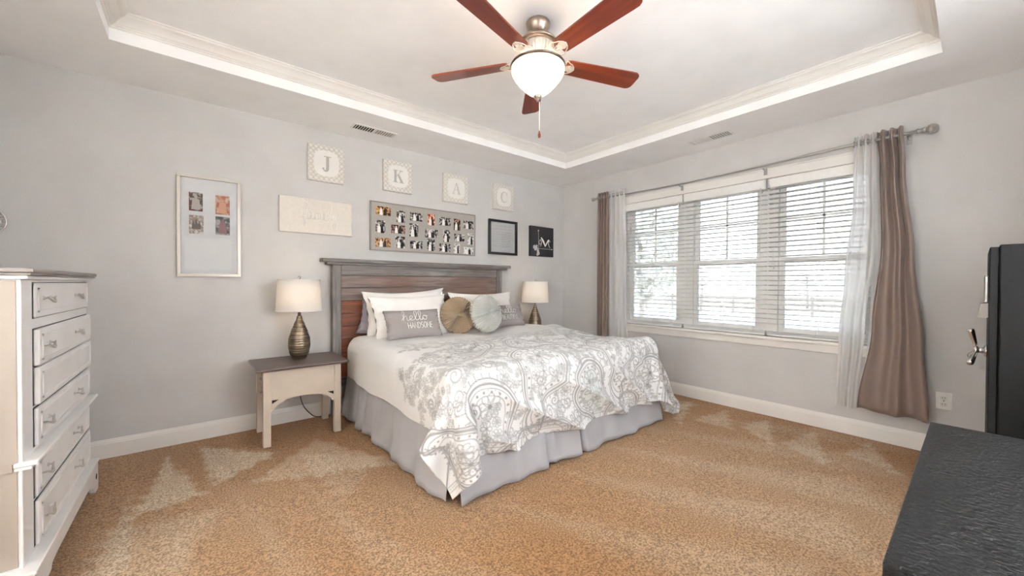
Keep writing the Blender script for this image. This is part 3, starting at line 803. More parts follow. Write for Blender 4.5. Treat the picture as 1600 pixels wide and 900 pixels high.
# ---------------------------------------------------------------- pillows
def pillow_surface(w, h, t, pinch=.06, ex=3.0, seed=0, wr=.012):
    """returns f(u, v, side) -> local point; x across, z up, y thickness"""
    rr = random.Random(seed); ph = [rr.uniform(0, 6) for _ in range(6)]
    def f(u, v, side):
        # corners reach out, edges pulled in
        x = w/2*u*(1-pinch*(1-v*v)*abs(u)**3); z = h/2*v*(1-pinch*1.4*(1-u*u)*abs(v)**3)
        e = max(0, (1-abs(u)**ex))*max(0, (1-abs(v)**ex))
        d = t/2*e**.55
        d += wr*e**.5*(math.sin(4*u+ph[0]+2*v)*math.sin(5*v+ph[1])+.5*math.sin(9*u+ph[2])*math.sin(7*v+ph[3]+3*u))
        d += .012*(1-e)*math.sin(14*v+ph[4])*abs(u)**6
        return Vector((x, -side*d if side > 0 else d, z))
    return f
def make_pillow(name, loc, rot, w, h, t, material, label, cat, group=None, n=40, seed=0, pinch=.10, wr=.012, piping=None, text=None, tmat=None):
    """loc: middle of the bottom edge; rot: (lean back, yaw, roll) in degrees"""
    M = Matrix.Translation(loc) @ Matrix.Rotation(math.radians(rot[1]), 4, 'Z') @ Matrix.Rotation(math.radians(-rot[0]), 4, 'X') @ Matrix.Rotation(math.radians(rot[2]), 4, 'Y') @ Matrix.Translation((0, 0, h/2))
    f = pillow_surface(w, h, t, pinch, 3.0, seed, wr)
    root = thing(name, loc, label, cat, group)
    mb = MB()
    for side in (1, -1):
        P = np.zeros((n+1, n+1, 3))
        for i in range(n+1):
            for j in range(n+1):
                u = -1+2*i/n; v = -1+2*j/n
                u = math.sin(u*PI/2)*.35+u*.65; v = math.sin(v*PI/2)*.35+v*.65
                P[i, j] = M @ f(u, v, side)
        mb.grid(P, True, flip=side < 0)
    o = mb.build('pillow_cover', material, root)
    if piping:
        p = []
        for (a0, b0, a1, b1) in ((-1,-1,1,-1),(1,-1,1,1),(1,1,-1,1),(-1,1,-1,-1)):
            for k in range(20): p.append(M @ f(a0+(a1-a0)*k/20, b0+(b1-b0)*k/20, 1))
        q = MB(); q.tube(p, .004, 6, closed=True); q.build('piping', piping, root)
    if text:
        for (lines, u0, v0, nm) in text:
            q = MB()
            for L in lines:
                p = [M @ (f((u0+x)/(w/2), (v0+y)/(h/2), 1)+Vector((0, -.002, 0))) for x, y in L]
                q.tube(p, .0026, 5)
            q.build(nm, tmat, root)
    return root
ZB = .70  # where pillows rest
make_pillow('pillow', (-2.66, -.175, .675), (8, 4, 14), .50, .32, .09, M_sham, 'grey lilac satin pillow at the left edge of the bed, mostly behind white pillows', 'pillow', 'pillows on the bed', seed=9)
make_pillow('pillow', (-2.42, -.25, .68), (8, 1, -2), .84, .45, .16, M_pillow, 'white pillow against the headboard, rearmost of the two behind hello HANDSOME', 'pillow', 'pillows on the bed', seed=4)
make_pillow('pillow', (-2.44, -.47, .685), (24, 4, 0), .80, .43, .17, M_pillow, 'white pillow directly behind the hello HANDSOME pillow, front one of two', 'pillow', 'pillows on the bed', seed=1)
make_pillow('pillow', (-1.52, -.27, .68), (16, -1, 0), .84, .43, .16, M_pillow, 'white pillow leaning on the headboard behind the hello beautiful pillow', 'pillow', 'pillows on the bed', seed=2)

hs, hw = script('hello', .085); hs = [[(a*1.5, b) for a, b in l] for l in hs]; c1, cw1 = caps('HANDSOME', .05); c1 = [[(a*.88, b) for a, b in l] for l in c1]
make_pillow('throw_pillow', (-2.555, -.685, .725), (24, 0, 0), .50, .25, .11, M_greyp, 'grey lumbar pillow embroidered hello HANDSOME on the left side of the bed', 'pillow', 'embroidered lumbar pillows', seed=5, wr=.004, pinch=.05,
            piping=M_greyp, text=[(hs, -.125, .012, 'script_lettering'), (c1, -.078, -.058, 'capital_lettering')], tmat=M_thread)
c2, cw2 = caps('BEAUTIFUL', .05); c2 = [[(a*.88, b) for a, b in l] for l in c2]
make_pillow('throw_pillow', (-1.39, -.50, .725), (24, 2, 0), .50, .25, .11, M_greyp, 'grey lumbar pillow embroidered hello BEAUTIFUL, half hidden behind the round pillow', 'pillow', 'embroidered lumbar pillows', seed=6, wr=.004, pinch=.05,
            piping=M_greyp, text=[(hs, -.115, .012, 'script_lettering'), (c2, -.09, -.058, 'capital_lettering')], tmat=M_thread)

def round_pillow(loc, rot, R_, t, m_face, m_rim, label, seed=0):
    """pleated disc cushion, loc = bottom point; rot = (lean, yaw)"""
    root = thing('round_pillow', loc, label, 'pillow', 'round pleated pillows')
    M = Matrix.Translation(loc) @ Matrix.Rotation(math.radians(rot[1]), 4, 'Z') @ Matrix.Rotation(math.radians(-rot[0]), 4, 'X') @ Matrix.Translation((0, 0, R_))
    prof = []
    for k in range(15):
        a = PI/2*(k/14); prof.append((R_*math.sin(a)**.8*(1 if k else 0)+.012*(k == 0), t/2*(1-.05)*math.cos(a)**.55 if k < 14 else 0))
    n = 340; rr = random.Random(seed); ph = [rr.uniform(-.4, .4) for _ in range(60)]
    def pl(a, r):
        k = 22; q = math.sin(k*a+.6*math.sin(3*a)+r*3); return 1-2*abs(q)**.7
    for side, m, nm in ((1, m_face, 'front_panel'), (-1, m_rim, 'back_panel')):
        mb = MB(); nr = 26; P = np.zeros((n+1, nr, 3))
        for i in range(n+1):
            a = 2*PI*i/n
            for j in range(nr):
                s = j/(nr-1); r = R_*(.02+.98*s)
                e = (max(0, 1-s**3.2))**.5
                dip = -.45*math.exp(-(s/.13)**2)
                y = t/2*(e*(1+dip))
                y += .026*pl(a, s)*min(1, s*3)*(1 if s < .97 else .6)
                rr_ = r*(1+.012*pl(a+.05, 0)*s)
                P[i, j] = M @ Vector((rr_*math.cos(a), -side*y, rr_*math.sin(a)))
        mb.grid(P, True); mb.build(nm, m, root)
    b = MB(); b.ball((0, 0, 0), .016, 12, (1, .6, 1)); b.xf(0, M @ Matrix.Translation((0, -t/2*.62, 0))); b.build('button', m_face, root)
round_pillow((-2.03, -.55, .70), (17, -10), .185, .10, M_beige, M_beige, 'beige round pleated pillow beside the hello handsome pillow')
round_pillow((-1.79, -.69, .71), (14, 6), .188, .15, M_silverp, M_beige, 'pale grey round pleated pillow facing right, in the middle of the bed', 3)

# ---------------------------------------------------------------- nightstands
def nightstand(x0, x1, y0, y1, label):
    """x0..x1, y0 (front)..y1 (back) of the legs"""
    r = thing('nightstand', ((x0+x1)/2, (y0+y1)/2, 0), label, 'nightstand', 'nightstands beside the bed')
    L = .048; zt = .552
    for (x, y) in ((x0, y0), (x1-L, y0), (x0, y1-L), (x1-L, y1-L)):
        m = MB(); m.box(x, x+L, y, y+L, 0, zt, .003); m.build('leg', M_taupe, r)
    m = MB(); m.box(x0-.05, x1+.05, y0-.05, y1+.02, zt, zt+.024, .009, 3)
    m.build('table_top', M_browntop, r)
    # front panel with scalloped lower edge
    a, b = x0+L, x1-L; zl = .335
    half = [(0, 0), (.018, .0), (.03, .025), (.05, .04), (.075, .047), (.095, .062), (.11, .07), ((b-a)/2, .074)]
    lo = [(a+d, zl-.075+z) for d, z in half]+[(b-d, zl-.075+z) for d, z in half[::-1][1:]]
    pts = [(a, zt)]+lo+[(b, zt)]
    m = MB(); m.prism(pts, 1, y0+.008, y0+.024); fp = m.build('front_panel', M_taupe, r)
    for sx, xx in ((1, a), (-1, b)):
        m = MB(); m.prism([(xx+sx*.006, zl-.028), (xx+sx*.006, zl-.002), (xx+sx*.050, zl-.002)], 1, y0+.0072, y0+.0079); m.build('painted_opening', M_darkvoid, fp)  # flat dark triangle, a hole's shade given as colour
    m = MB(); m.box(a, b, y1-.03, y1-.015, .30, zt); m.build('back_panel', M_taupe, r)
    for xs_, nm in ((x0+.016, 0), (x1-.034, 1)):
        m = MB()
        for z0 in (.47, .36):
            for sg in (1, -1):
                p = smooth_pts([(xs_+.009, y0+L, z0+sg*.045), (xs_+.009, (y0+y1)/2, z0-sg*.0), (xs_+.009, y1-L, z0-sg*.045)], 6)
                m.tube(p, .007, 6)
        m.box(xs_, xs_+.018, y0+L, y1-L, zt-.04, zt); m.build('side_lattice', M_taupe, r)
    return r
nightstand(-3.640, -3.113, -.495, -.075, 'taupe nightstand with dark brown top left of the bed, cord hanging behind')
nightstand(-.80, -.27, -.495, -.075, 'taupe nightstand on the window side of the bed, hidden behind the duvet')

# ---------------------------------------------------------------- table lamps
def lamp(x, y, label):
    r = thing('table_lamp', (x, y, .576), label, 'lamp', 'matching bedside table lamps')
    z0 = .576; prof = [(0, 0), (.048, 0), (.053, .006)]; N = 60
    ctrl = [(0, .056), (.12, .072), (.28, .081), (.45, .078), (.62, .062), (.8, .040), (.93, .022), (1, .018)]
    for k in range(N+1):
        s = k/N; a = max(i for i in range(len(ctrl)) if ctrl[i][0] <= s+1e-9); b = min(a+1, len(ctrl)-1)
        t = 0 if a == b else (s-ctrl[a][0])/(ctrl[b][0]-ctrl[a][0]); t = t*t*(3-2*t)*.5+t*.5
        rad = ctrl[a][1]*(1-t)+ctrl[b][1]*t
        prof.append((rad+.0016*math.sin(s*110), .008+s*.335))
    prof.append((0, .345))
    m = MB(); m.lathe(prof, (x, y, z0), 48); m.build('lamp_base', M_lampbody, r)
    m = MB(); m.lathe([(0, 0), (.011, 0), (.011, .03), (.018, .032), (.018, .075), (0, .078)], (x, y, z0+.343), 20); m.build('socket', M_nickel, r)
    m = MB(); m.lathe([(.168, .962), (.1655, .972), (.160, 1.08), (.153, 1.203), (.151, 1.212), (.149, 1.212), (.157, 1.08), (.165, .963), (.168, .962)], (x, y, 0), 64)
    sh = m.build('lamp_shade', M_shade, r)
    m = MB(); m.lathe([(.1520, 1.206), (.1545, 1.206), (.1540, 1.215), (.1515, 1.215), (.1520, 1.206)], (x, y, 0), 64); m.build('shade_trim', M_pillow, sh); m = MB(); m.lathe([(.1665, .960), (.169, .960), (.1685, .969), (.166, .969), (.1665, .960)], (x, y, 0), 64)
    m.build('shade_trim', M_pillow, sh)
    m = MB()
    for k in range(3):
        a = 2*PI*k/3+.4; m.tube([(x, y, 1.213), (x+.151*math.cos(a), y+.151*math.sin(a), 1.211)], .0018, 5)
    hp = [(x-.045*math.sin(t), y, z0+.41+.225*(t/PI)) for t in [PI*q/12 for q in range(13)]]
    m.tube(hp, .0018, 5); m.tube([(2*x-p[0], p[1], p[2]) for p in hp], .0018, 5)
    m.build('harp', M_nickel, r)
    m = MB(); m.lathe([(0, 0), (.006, 0), (.004, .008), (.011, .014), (.013, .022), (.009, .029), (0, .032)], (x, y, 1.212), 18); m.build('finial', M_chrome, r)
    m = MB(); m.ball((x, y, z0+.46), .027, 16, (1, 1, 1.25)); b = m.build('bulb', mat('warm_bulb_glow', (1, .9, .75), .5, emis=((1, .72, .42), 6)), r)
    l = bpy.data.lights.new('lamp_light', 'POINT'); l.energy = LAMP_W; l.color = (1, .74, .48); l.shadow_soft_size = .035
    lo = bpy.data.objects.new('lamp_light', l); COL.objects.link(lo); lo.parent = r; lo.location = (0, 0, .53)
    return r
l1 = lamp(-3.36, -.225, 'lit table lamp with ribbed bronze base and white drum shade on the left nightstand')
m = MB(); m.tube(smooth_pts([(-3.36, -.17, .583), (-3.34, -.08, .60), (-3.33, -.046, .52), (-3.33, -.034, .32), (-3.30, -.034, .14), (-3.23, -.045, .035), (-3.18, -.06, .012), (-3.13, -.08, .012)], 8), .0035, 6); m.build('power_cord', M_cord, l1)
lamp(-.775, -.26, 'lit table lamp with bronze base and white shade beyond the bed near the corner')

# ---------------------------------------------------------------- white chest of drawers (left)
M_gapshade = mat('painted_gap_shadow', srgb(96, 94, 92), .8)
def chest():
    X0, XF, Y0, Y1 = -5.02, -4.482, -1.595, -.555
    r = thing('chest_of_drawers', ((X0+XF)/2, (Y0+Y1)/2, 0), 'tall white chest with six drawers, grey top and scalloped feet at the left edge', 'chest of drawers')
    m = MB(); m.box(X0, XF, Y0, Y1, .17, 1.195, .004); m.mi = 0; m.build('case', M_chest, r)
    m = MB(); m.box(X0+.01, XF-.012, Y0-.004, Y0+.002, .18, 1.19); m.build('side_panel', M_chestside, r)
    # moulded top
    m = MB()
    m.box(X0-.01, XF+.020, Y0-.020, Y1+.020, 1.195, 1.208, .004); m.build('top_moulding', M_chest, r)
    m = MB(); m.box(X0-.02, XF+.030, Y0-.030, Y1+.028, 1.2085, 1.217, .003); m.box(X0-.02, XF+.036, Y0-.034, Y1+.034, 1.2175, 1.234, .006, 3); m.build('top', M_greytop, r)
    # waist moulding
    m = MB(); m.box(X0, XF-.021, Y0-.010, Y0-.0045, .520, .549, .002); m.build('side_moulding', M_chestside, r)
    m = MB(); m.box(XF-.02, XF+.022, Y0-.006, Y1+.016, .520, .532, .003); m.box(XF-.02, XF+.038, Y0-.012, Y1+.028, .5325, .549, .005, 3); m.build('waist_moulding', M_chest, r)
    rows = [(1.050, 1.182, .008, 1), (.868, 1.006, .018, 1), (.722, .862, .018, 0), (.566, .708, .013, 1), (.372, .512, .010, 1), (.190, .358, .013, 1)]
    for (z0, z1, pr, hd) in rows:
        m = MB(); y0, y1 = Y0+.115, Y1-.015
        m.box(XF+.001, XF+pr, y0, y1, z0, z1, .005, 3)
        q = MB(); q.box(XF+.0001, XF+.0009, y0-.004, y1+.004, z0-.0035, z1+.0035); q.build('drawer_gap_shade', M_gapshade, r)  # flat grey rim paints the gap's shadow around each drawer
        g = .028
        xf = XF+pr
        m.box(xf-.001, xf+.004, y0+g, y0+g+.008, z0+g*.7, z1-g*.7); m.box(xf-.001, xf+.004, y1-g-.008, y1-g, z0+g*.7, z1-g*.7)
        m.box(xf-.001, xf+.004, y0+g, y1-g, z0+g*.7, z0+g*.7+.007); m.box(xf-.001, xf+.004, y0+g, y1-g, z1-g*.7-.007, z1-g*.7)
        d = m.build('drawer', M_chest, r)
        if not hd: continue
        zc = (z0+z1)/2+.006
        for yc in ((Y0+.26, Y1-.27) if z0 > 1 else (Y0+.20, Y1-.33)):
            h = MB(); w = .045
            for s in (-1, 1):
                h.lathe([(0, 0), (.007, 0), (.008, .002), (.004, .004), (.0035, .014), (0, .015)], (xf, yc+s*w, zc), 12, axis='x')
            p = smooth_pts([(xf+.014, yc-w-.008, zc+.004), (xf+.017, yc-w*.6, zc-.006), (xf+.022, yc, zc-.016), (xf+.017, yc+w*.6, zc-.006), (xf+.014, yc+w+.008, zc+.004)], 5)
            rr = [.0025+.003*math.sin(PI*k/(len(p)-1))**2 for k in range(len(p))]; h.tube(p, rr, 8)
            h.build('drawer_handle', M_handle, d)
    # scalloped plinth with feet
    def apron(a, b):
        L = b-a
        def sc(s, sg):
            return [(s, 0), (s+sg*.075, 0), (s+sg*.085, .022), (s+sg*.108, .020), (s+sg*.112, .045), (s+sg*.135, .040), (s+sg*.16, .058), (s+sg*.20, .062), (s+sg*.215, .082), (s+sg*.30, .088)]
        lo = sc(a, 1)+sc(b, -1)[::-1]
        return lo+[(b, .158), (a, .158)]
    m = MB(); m.prism(apron(Y0-.045, Y1+.045), 0, XF+.012, XF+.034)
    m.box(X0, XF+.040, Y0-.050, Y1+.050, .1585, .172, .004, 2)
    m.build('base_apron', M_chest, r)
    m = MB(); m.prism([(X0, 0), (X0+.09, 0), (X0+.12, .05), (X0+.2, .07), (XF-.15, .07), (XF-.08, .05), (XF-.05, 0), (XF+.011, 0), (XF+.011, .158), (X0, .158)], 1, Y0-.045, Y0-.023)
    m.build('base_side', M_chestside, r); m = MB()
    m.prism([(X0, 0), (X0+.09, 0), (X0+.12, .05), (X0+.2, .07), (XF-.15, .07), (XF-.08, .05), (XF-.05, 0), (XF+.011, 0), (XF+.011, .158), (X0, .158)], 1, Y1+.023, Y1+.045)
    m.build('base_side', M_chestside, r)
    for yy in (Y0+.01, Y1-.01):
        m = MB(); m.lathe([(0, 0), (.016, 0), (.016, .0006), (0, .0006)], (XF+.0342, yy, .085), 18, axis='x')
        m.build('painted_foot_hole', M_darkvoid, r)  # flat dark disc painted as the shade of a round hole
chest()

# silver filigree wall medallion
def medallion():
    cx, cz, R_ = -4.972, 1.547, .086
    r = thing('wall_medallion', (cx, 0, cz), 'round silver filigree wall ornament hanging above the white chest', 'wall decoration')
    m = MB()
    for rad, w in ((R_, .0035), (R_*.72, .0025), (R_*.42, .0025)):
        m.tube([(cx+rad*math.cos(2*PI*k/48), -.012, cz+rad*math.sin(2*PI*k/48)) for k in range(48)], w, 6, closed=True)
    for k in range(24):
        a = 2*PI*k/24; rr = R_*.86
        c = (cx+rr*math.cos(a), cz+rr*math.sin(a)); m.tube([(c[0]+.010*math.cos(2*PI*q/12), -.012, c[1]+.010*math.sin(2*PI*q/12)) for q in range(12)], .0018, 5, closed=True)
    for k in range(12):
        a = 2*PI*k/12; rr = R_*.57
        c = (cx+rr*math.cos(a), cz+rr*math.sin(a)); m.tube([(c[0]+.013*math.cos(2*PI*q/12), -.012, c[1]+.013*math.sin(2*PI*q/12)) for q in range(12)], .002, 5, closed=True)
    m.build('filigree', M_chrome, r)
    m = MB(); m.lathe([(0, 0), (R_*.4, 0), (R_*.38, -.012), (0, -.018)], (cx, -.001, cz), 40, axis='y'); m.build('mirror_disc', M_chrome, r)
medallion()

# ---------------------------------------------------------------- black dresser (right foreground)
def dresser():
    x0, x1, y0, y1 = -3.180, -2.206, -4.2, -3.642; zt = .75
    r = thing('dresser', ((x0+x1)/2, (y0+y1)/2, 0), 'low black wood-grain dresser in the right foreground', 'dresser')
    m = MB(); m.box(x0, x1, y0, y1, zt-.030, zt, .0025, 2); m.build('table_top', M_black, r)
    m = MB(); m.box(x0+.012, x1-.012, y0, y1-.02, .09, zt-.0305, .002); m.build('case', M_black, r)
    m = MB(); m.box(x0+.03, x1-.03, y0, y1-.05, 0, .0895, .002); m.build('plinth', M_black, r)
    for k in range(3):
        for c in range(2):
            a = x0+.02+c*(x1-x0-.04)/2+.004; b = a+(x1-x0-.04)/2-.008; z0 = .10+k*.205
            m = MB(); m.box(a, b, y1-.019, y1-.001, z0, z0+.196, .002); d = m.build('drawer', M_black, r)
            h = MB(); xm = (a+b)/2; h.lathe([(0, 0), (.006, 0), (.006, .012), (.014, .018), (.012, .026), (0, .028)], (xm, y1-.001, z0+.1), 16, axis='y'); h.build('knob', M_chrome, d)
dresser()

# ---------------------------------------------------------------- gun-safe style cabinet
def safe():
    x0, x1, y0, y1, zt = -1.0, -.38, -4.22, -3.800, 1.383
    r = thing('safe', ((x0+x1)/2, (y0+y1)/2, 0), 'tall black steel safe with chrome three-spoke handle behind the dresser', 'safe')
    m = MB(); m.box(x0, x1, y0, y1, .0, zt, .006, 2); m.build('body', M_safe, r)
    m = MB(); m.box(x0+.010, x1-.010, y1+.0005, y1+.030, .04, zt-.010, .004, 2); d = m.build('door', M_safe, r)
    yf = y1+.030; hx, hz = -.77, .838
    m = MB(); m.lathe([(0, 0), (.034, 0), (.036, .004), (.030, .010), (.018, .014), (.014, .030), (.018, .034), (.016, .046), (0, .05)], (hx, yf, hz), 28, axis='y')
    hub = m.build('handle_hub', M_chrome, d)
    for a in (95, 215, 335):
        t = math.radians(a); dr = Vector((math.cos(t), .22, math.sin(t)))
        p0 = Vector((hx, yf+.034, hz)); pts = [p0+dr*(.012+.10*k/8) for k in range(9)]
        m = MB(); m.tube(pts, [.007, .0075, .0085, .0095, .0105, .0115, .0125, .0135, .0125], 12); m.build('spoke', M_chrome, d)
    # keypad: slim backplate with a thicker lock housing below
    m = MB(); m.box(-.83, -.70, yf, yf+.014, 1.095, 1.235, .004, 2); m.build('keypad', M_pewter, d)
    m = MB(); m.prism([(yf, 1.015), (yf+.036, 1.015), (yf+.026, 1.088), (yf, 1.093)], 0, -.82, -.71); m.build('lock_housing', mat('dark_lock_metal', srgb(120, 114, 110), .35, .8), d)
    m = MB(); m.box(x0+.004, x0+.009, y1+.002, y1+.012, 1.29, 1.33); m.build('hinge', M_safe, d)
    # small framed picture leaning on top
    return r
safe()
def leaning_frame():
    x0, x1 = -.70, -.44; zb = 1.384; yb = -4.08
    r = thing('picture_frame', (-.57, yb, zb), 'dark red-brown picture frame standing on top of the black safe at the right edge', 'picture frame')
    M = Matrix.Translation((-.57, -3.945, zb)) @ Matrix.Rotation(math.radians(14), 4, 'X')
    m = MB(); k = m.mark(); w, h, t = .30, .34, .028
    m.box(-w/2, w/2, -.02, 0, 0, t, .003); m.box(-w/2, w/2, -.02, 0, h-t, h, .003); m.box(-w/2, -w/2+t, -.02, 0, t, h-t, .003); m.box(w/2-t, w/2, -.02, 0, t, h-t, .003)
    m.xf(k, M); m.build('frame', M_brown_red, r)
    m = MB(); k = m.mark(); m.box(-w/2+t, w/2-t, -.012, -.006, t, h-t); m.xf(k, M); m.build('mat_board', M_white, r)
leaning_frame()

# ---------------------------------------------------------------- ceiling fan
M_antique = mat('pale_champagne_metal', srgb(226, 216, 204), .4, .35)
def fan():
    cx, cy, zc = -2.479, -2.106, H+TRAY
    r = thing('ceiling_fan', (cx, cy, zc), 'five-blade ceiling fan with cherry wood blades, nickel motor and lit frosted bowl', 'ceiling fan')
    C = (cx, cy, 0)
    m = MB(); m.lathe([(0, zc), (.066, zc), (.070, zc-.006), (.068, zc-.020), (.062, zc-.035), (.050, zc-.055), (.036, zc-.068), (.030, zc-.070), (0, zc-.070)], C, 48); m.build('canopy', M_nickel, r)
    m = MB(); m.lathe([(.0, zc-.060), (.013, zc-.060), (.016, zc-.072), (.024, zc-.076), (.026, zc-.082), (0, zc-.083)], C, 24); m.build('downrod', M_nickel, r)
    m = MB(); m.lathe([(0, 2.612), (.030, 2.612), (.060, 2.607), (.088, 2.597), (.104, 2.583), (.108, 2.574), (.106, 2.568), (.098, 2.564), (.094, 2.560), (0, 2.560)], C, 56); m.build('motor_housing', M_nickel, r)
    m = MB(); m.lathe([(0, 2.5595), (.090, 2.5595), (.092, 2.550), (.084, 2.526), (.070, 2.502), (.060, 2.490), (0, 2.490)], C, 180, flute=lambda a, j: (.05*math.sin(a*30) if j in (3, 4) else 0)); m.build('vent_ring', M_antique, r)
    m = MB(); m.lathe([(0, 2.4895), (.056, 2.4895), (.060, 2.484), (.060, 2.462), (.054, 2.456), (.040, 2.452), (.040, 2.440), (0, 2.440)], C, 40); m.build('switch_housing', M_nickel, r)
    ZB_ = 2.470
    for k in range(5):
        th = math.radians(-20.5+72*k)
        Rm = Matrix.Translation((cx, cy, 0)) @ Matrix.Rotation(th, 4, 'Z')
        pitch = Matrix.Translation((0, 0, ZB_)) @ Matrix.Rotation(math.radians(-12), 4, 'X')
        # bracket: arm from the motor out to the blade, with a pierced fan-shaped plate
        m = MB(); q = m.mark()
        p = smooth_pts([(.060, 0, 2.512), (.095, 0, 2.502), (.125, 0, 2.485), (.150, 0, 2.474)], 5); m.tube(p, [.012-.004*i/(len(p)-1) for i in range(len(p))], 8)
        m.xf(q, Rm); q = m.mark()
        half = [(.120, .012), (.140, .030), (.150, .048), (.172, .052), (.188, .040), (.205, .034), (.222, .018), (.230, 0)]
        out = half+[(x, -y) for x, y in half[::-1][1:]]
        m.tube([(x, y, -.0085) for x, y in out[:-1]]+[(out[-1][0], out[-1][1], -.0085)], .0032, 6, closed=True)
        m.prism([(.172, .014), (.200, .026), (.224, .014), (.232, 0), (.224, -.014), (.200, -.026), (.172, -.014)], 2, -.0095, -.0052)
        for s in (-1, 0, 1): m.lathe([(0, 0), (.005, 0), (.004, -.004), (0, -.005)], (.205-.010*abs(s), s*.015, -.0095), 10)
        for j in range(7):
            a = -1+2*j/6; m.tube([(.122, a*.012, -.0085), (.172-.006*abs(a), a*.046, -.0085)], .0026, 5)
        m.xf(q, Rm @ pitch); m.build('blade_bracket', M_antique, r)
        m = MB(); q = m.mark()
        L0, L1 = .175, .665
        half = [(L0, .046), (L0+.02, .052), (L0+.20, .058), (L1-.06, .066), (L1-.030, .066), (L1-.012, .058), (L1-.003, .046), (L1, .030), (L1, 0)]
        out = half+[(x, -y) for x, y in half[::-1][1:]]
        m.prism(out, 2, -.0045, .0045)
        # keep grain running along the blade: own local coordinates
        M = Rm @ pitch
        o = MB.build(m, 'fan_blade', M_blade, r)
        # vertices were written around the origin: set in place through the object's own rotation-free mesh
        off = Vector(r.location)
        for v in o.data.vertices: v.co = (M @ (v.co+off))-off
        at = o.data.attributes.new('grain', 'FLOAT_VECTOR', 'POINT')
        at.data.foreach_set('vector', [c for x in m.V for c in (x[0]+k*3.1, x[1], x[2]+k)])
    # bowl light
    m = MB()
    m.lathe([(.146, 2.446), (.156, 2.444), (.159, 2.440), (.158, 2.434), (.150, 2.434), (.146, 2.446)], C, 56)
    for a in (.3, 2.4, 4.5): m.tube([(cx+.04*math.cos(a), cy+.04*math.sin(a), 2.448), (cx+.148*math.cos(a), cy+.148*math.sin(a), 2.440)], .004, 6); m.build('fitter_ring', M_nickel, r)
    m = MB(); m.lathe([(.148, 2.433), (.154, 2.428), (.155, 2.414), (.149, 2.394), (.134, 2.370), (.110, 2.340), (.084, 2.312), (.056, 2.288), (.028, 2.272), (.006, 2.267)], C, 64)
    m.build('glass_bowl', M_bowl, r)
    m = MB(); m.lathe([(0, 2.276), (.020, 2.274), (.024, 2.266), (.018, 2.258), (.010, 2.250), (.008, 2.240), (0, 2.236)], C, 24); m.build('bowl_finial', M_nickel, r)
    m = MB()
    z = 2.238
    while z > 2.075: m.ball((cx+.012, cy-.002, z), .0028, 8); z -= .0065
    m.tube([(cx+.012, cy-.002, 2.238), (cx+.012, cy-.002, 2.072)], .0014, 5)
    m.build('pull_chain', M_white, r)
    m = MB(); m.lathe([(0, 2.074), (.003, 2.073), (.005, 2.062), (.0085, 2.050), (.009, 2.043), (.006, 2.034), (0, 2.031)], (cx+.012, cy-.002, 0), 16); m.build('chain_pull', M_blade, r)
    for k in range(3):
        a = 2*PI*k/3+.5
        b = MB(); b.ball((cx+.082*math.cos(a), cy+.082*math.sin(a), 2.392), .020, 14, (1, 1, 1.3)); b.build('bulb', M_bulb, r)
    l = bpy.data.lights.new('fan_light', 'POINT'); l.energy = FAN_W; l.color = (1, .76, .52); l.shadow_soft_size = .05
    lo = bpy.data.objects.new('fan_light', l); COL.objects.link(lo); lo.parent = r; lo.location = (0, 0, 2.405-zc)
M_bulb = mat('fan_bulb_glow', (1, .9, .75), .5, emis=((1, .82, .6), 2.2))
def bowl_mat():
    m = bpy.data.materials.new('frosted_bowl_glass'); m.use_nodes = True; t = m.node_tree; t.nodes.clear()
    out = t.nodes.new('ShaderNodeOutputMaterial')
    n = t.nodes.new('ShaderNodeTexNoise'); n.inputs['Scale'].default_value = 9; n.inputs['Detail'].default_value = 4; n.inputs['Distortion'].default_value = 1
    g = t.nodes.new('ShaderNodeNewGeometry'); t.links.new(g.outputs['Position'], n.inputs['Vector'])
    r = t.nodes.new('ShaderNodeValToRGB'); r.color_ramp.elements[0].position = .35; r.color_ramp.elements[1].position = .65
    r.color_ramp.elements[0].color = (.80, .78, .72, 1); r.color_ramp.elements[1].color = (.93, .93, .90, 1); t.links.new(n.outputs['Fac'], r.inputs[0])
    tl = t.nodes.new('ShaderNodeBsdfTranslucent'); d = t.nodes.new('ShaderNodeBsdfDiffuse'); tp = t.nodes.new('ShaderNodeBsdfTransparent'); gl = t.nodes.new('ShaderNodeBsdfGlossy'); gl.inputs['Roughness'].default_value = .15
    t.links.new(r.outputs[0], tl.inputs[0]); t.links.new(r.outputs[0], d.inputs[0])
    a = t.nodes.new('ShaderNodeMixShader'); a.inputs[0].default_value = .5; t.links.new(d.outputs[0], a.inputs[1]); t.links.new(tl.outputs[0], a.inputs[2])
    b = t.nodes.new('ShaderNodeMixShader'); b.inputs[0].default_value = .22; t.links.new(a.outputs[0], b.inputs[1]); t.links.new(tp.outputs[0], b.inputs[2])
    c = t.nodes.new('ShaderNodeMixShader'); c.inputs[0].default_value = .06; t.links.new(b.outputs[0], c.inputs[1]); t.links.new(gl.outputs[0], c.inputs[2])
    t.links.new(c.outputs[0], out.inputs['Surface']); return m
M_bowl = bowl_mat()
# blade grain follows the blade
def blade_grain():
    t = M_blade.node_tree
    a = t.nodes.new('ShaderNodeAttribute'); a.attribute_name = 'grain'
    mp = [n for n in t.nodes if n.type == 'MAPPING'][0]
    t.links.new(a.outputs['Vector'], mp.inputs['Vector'])
blade_grain()
fan()

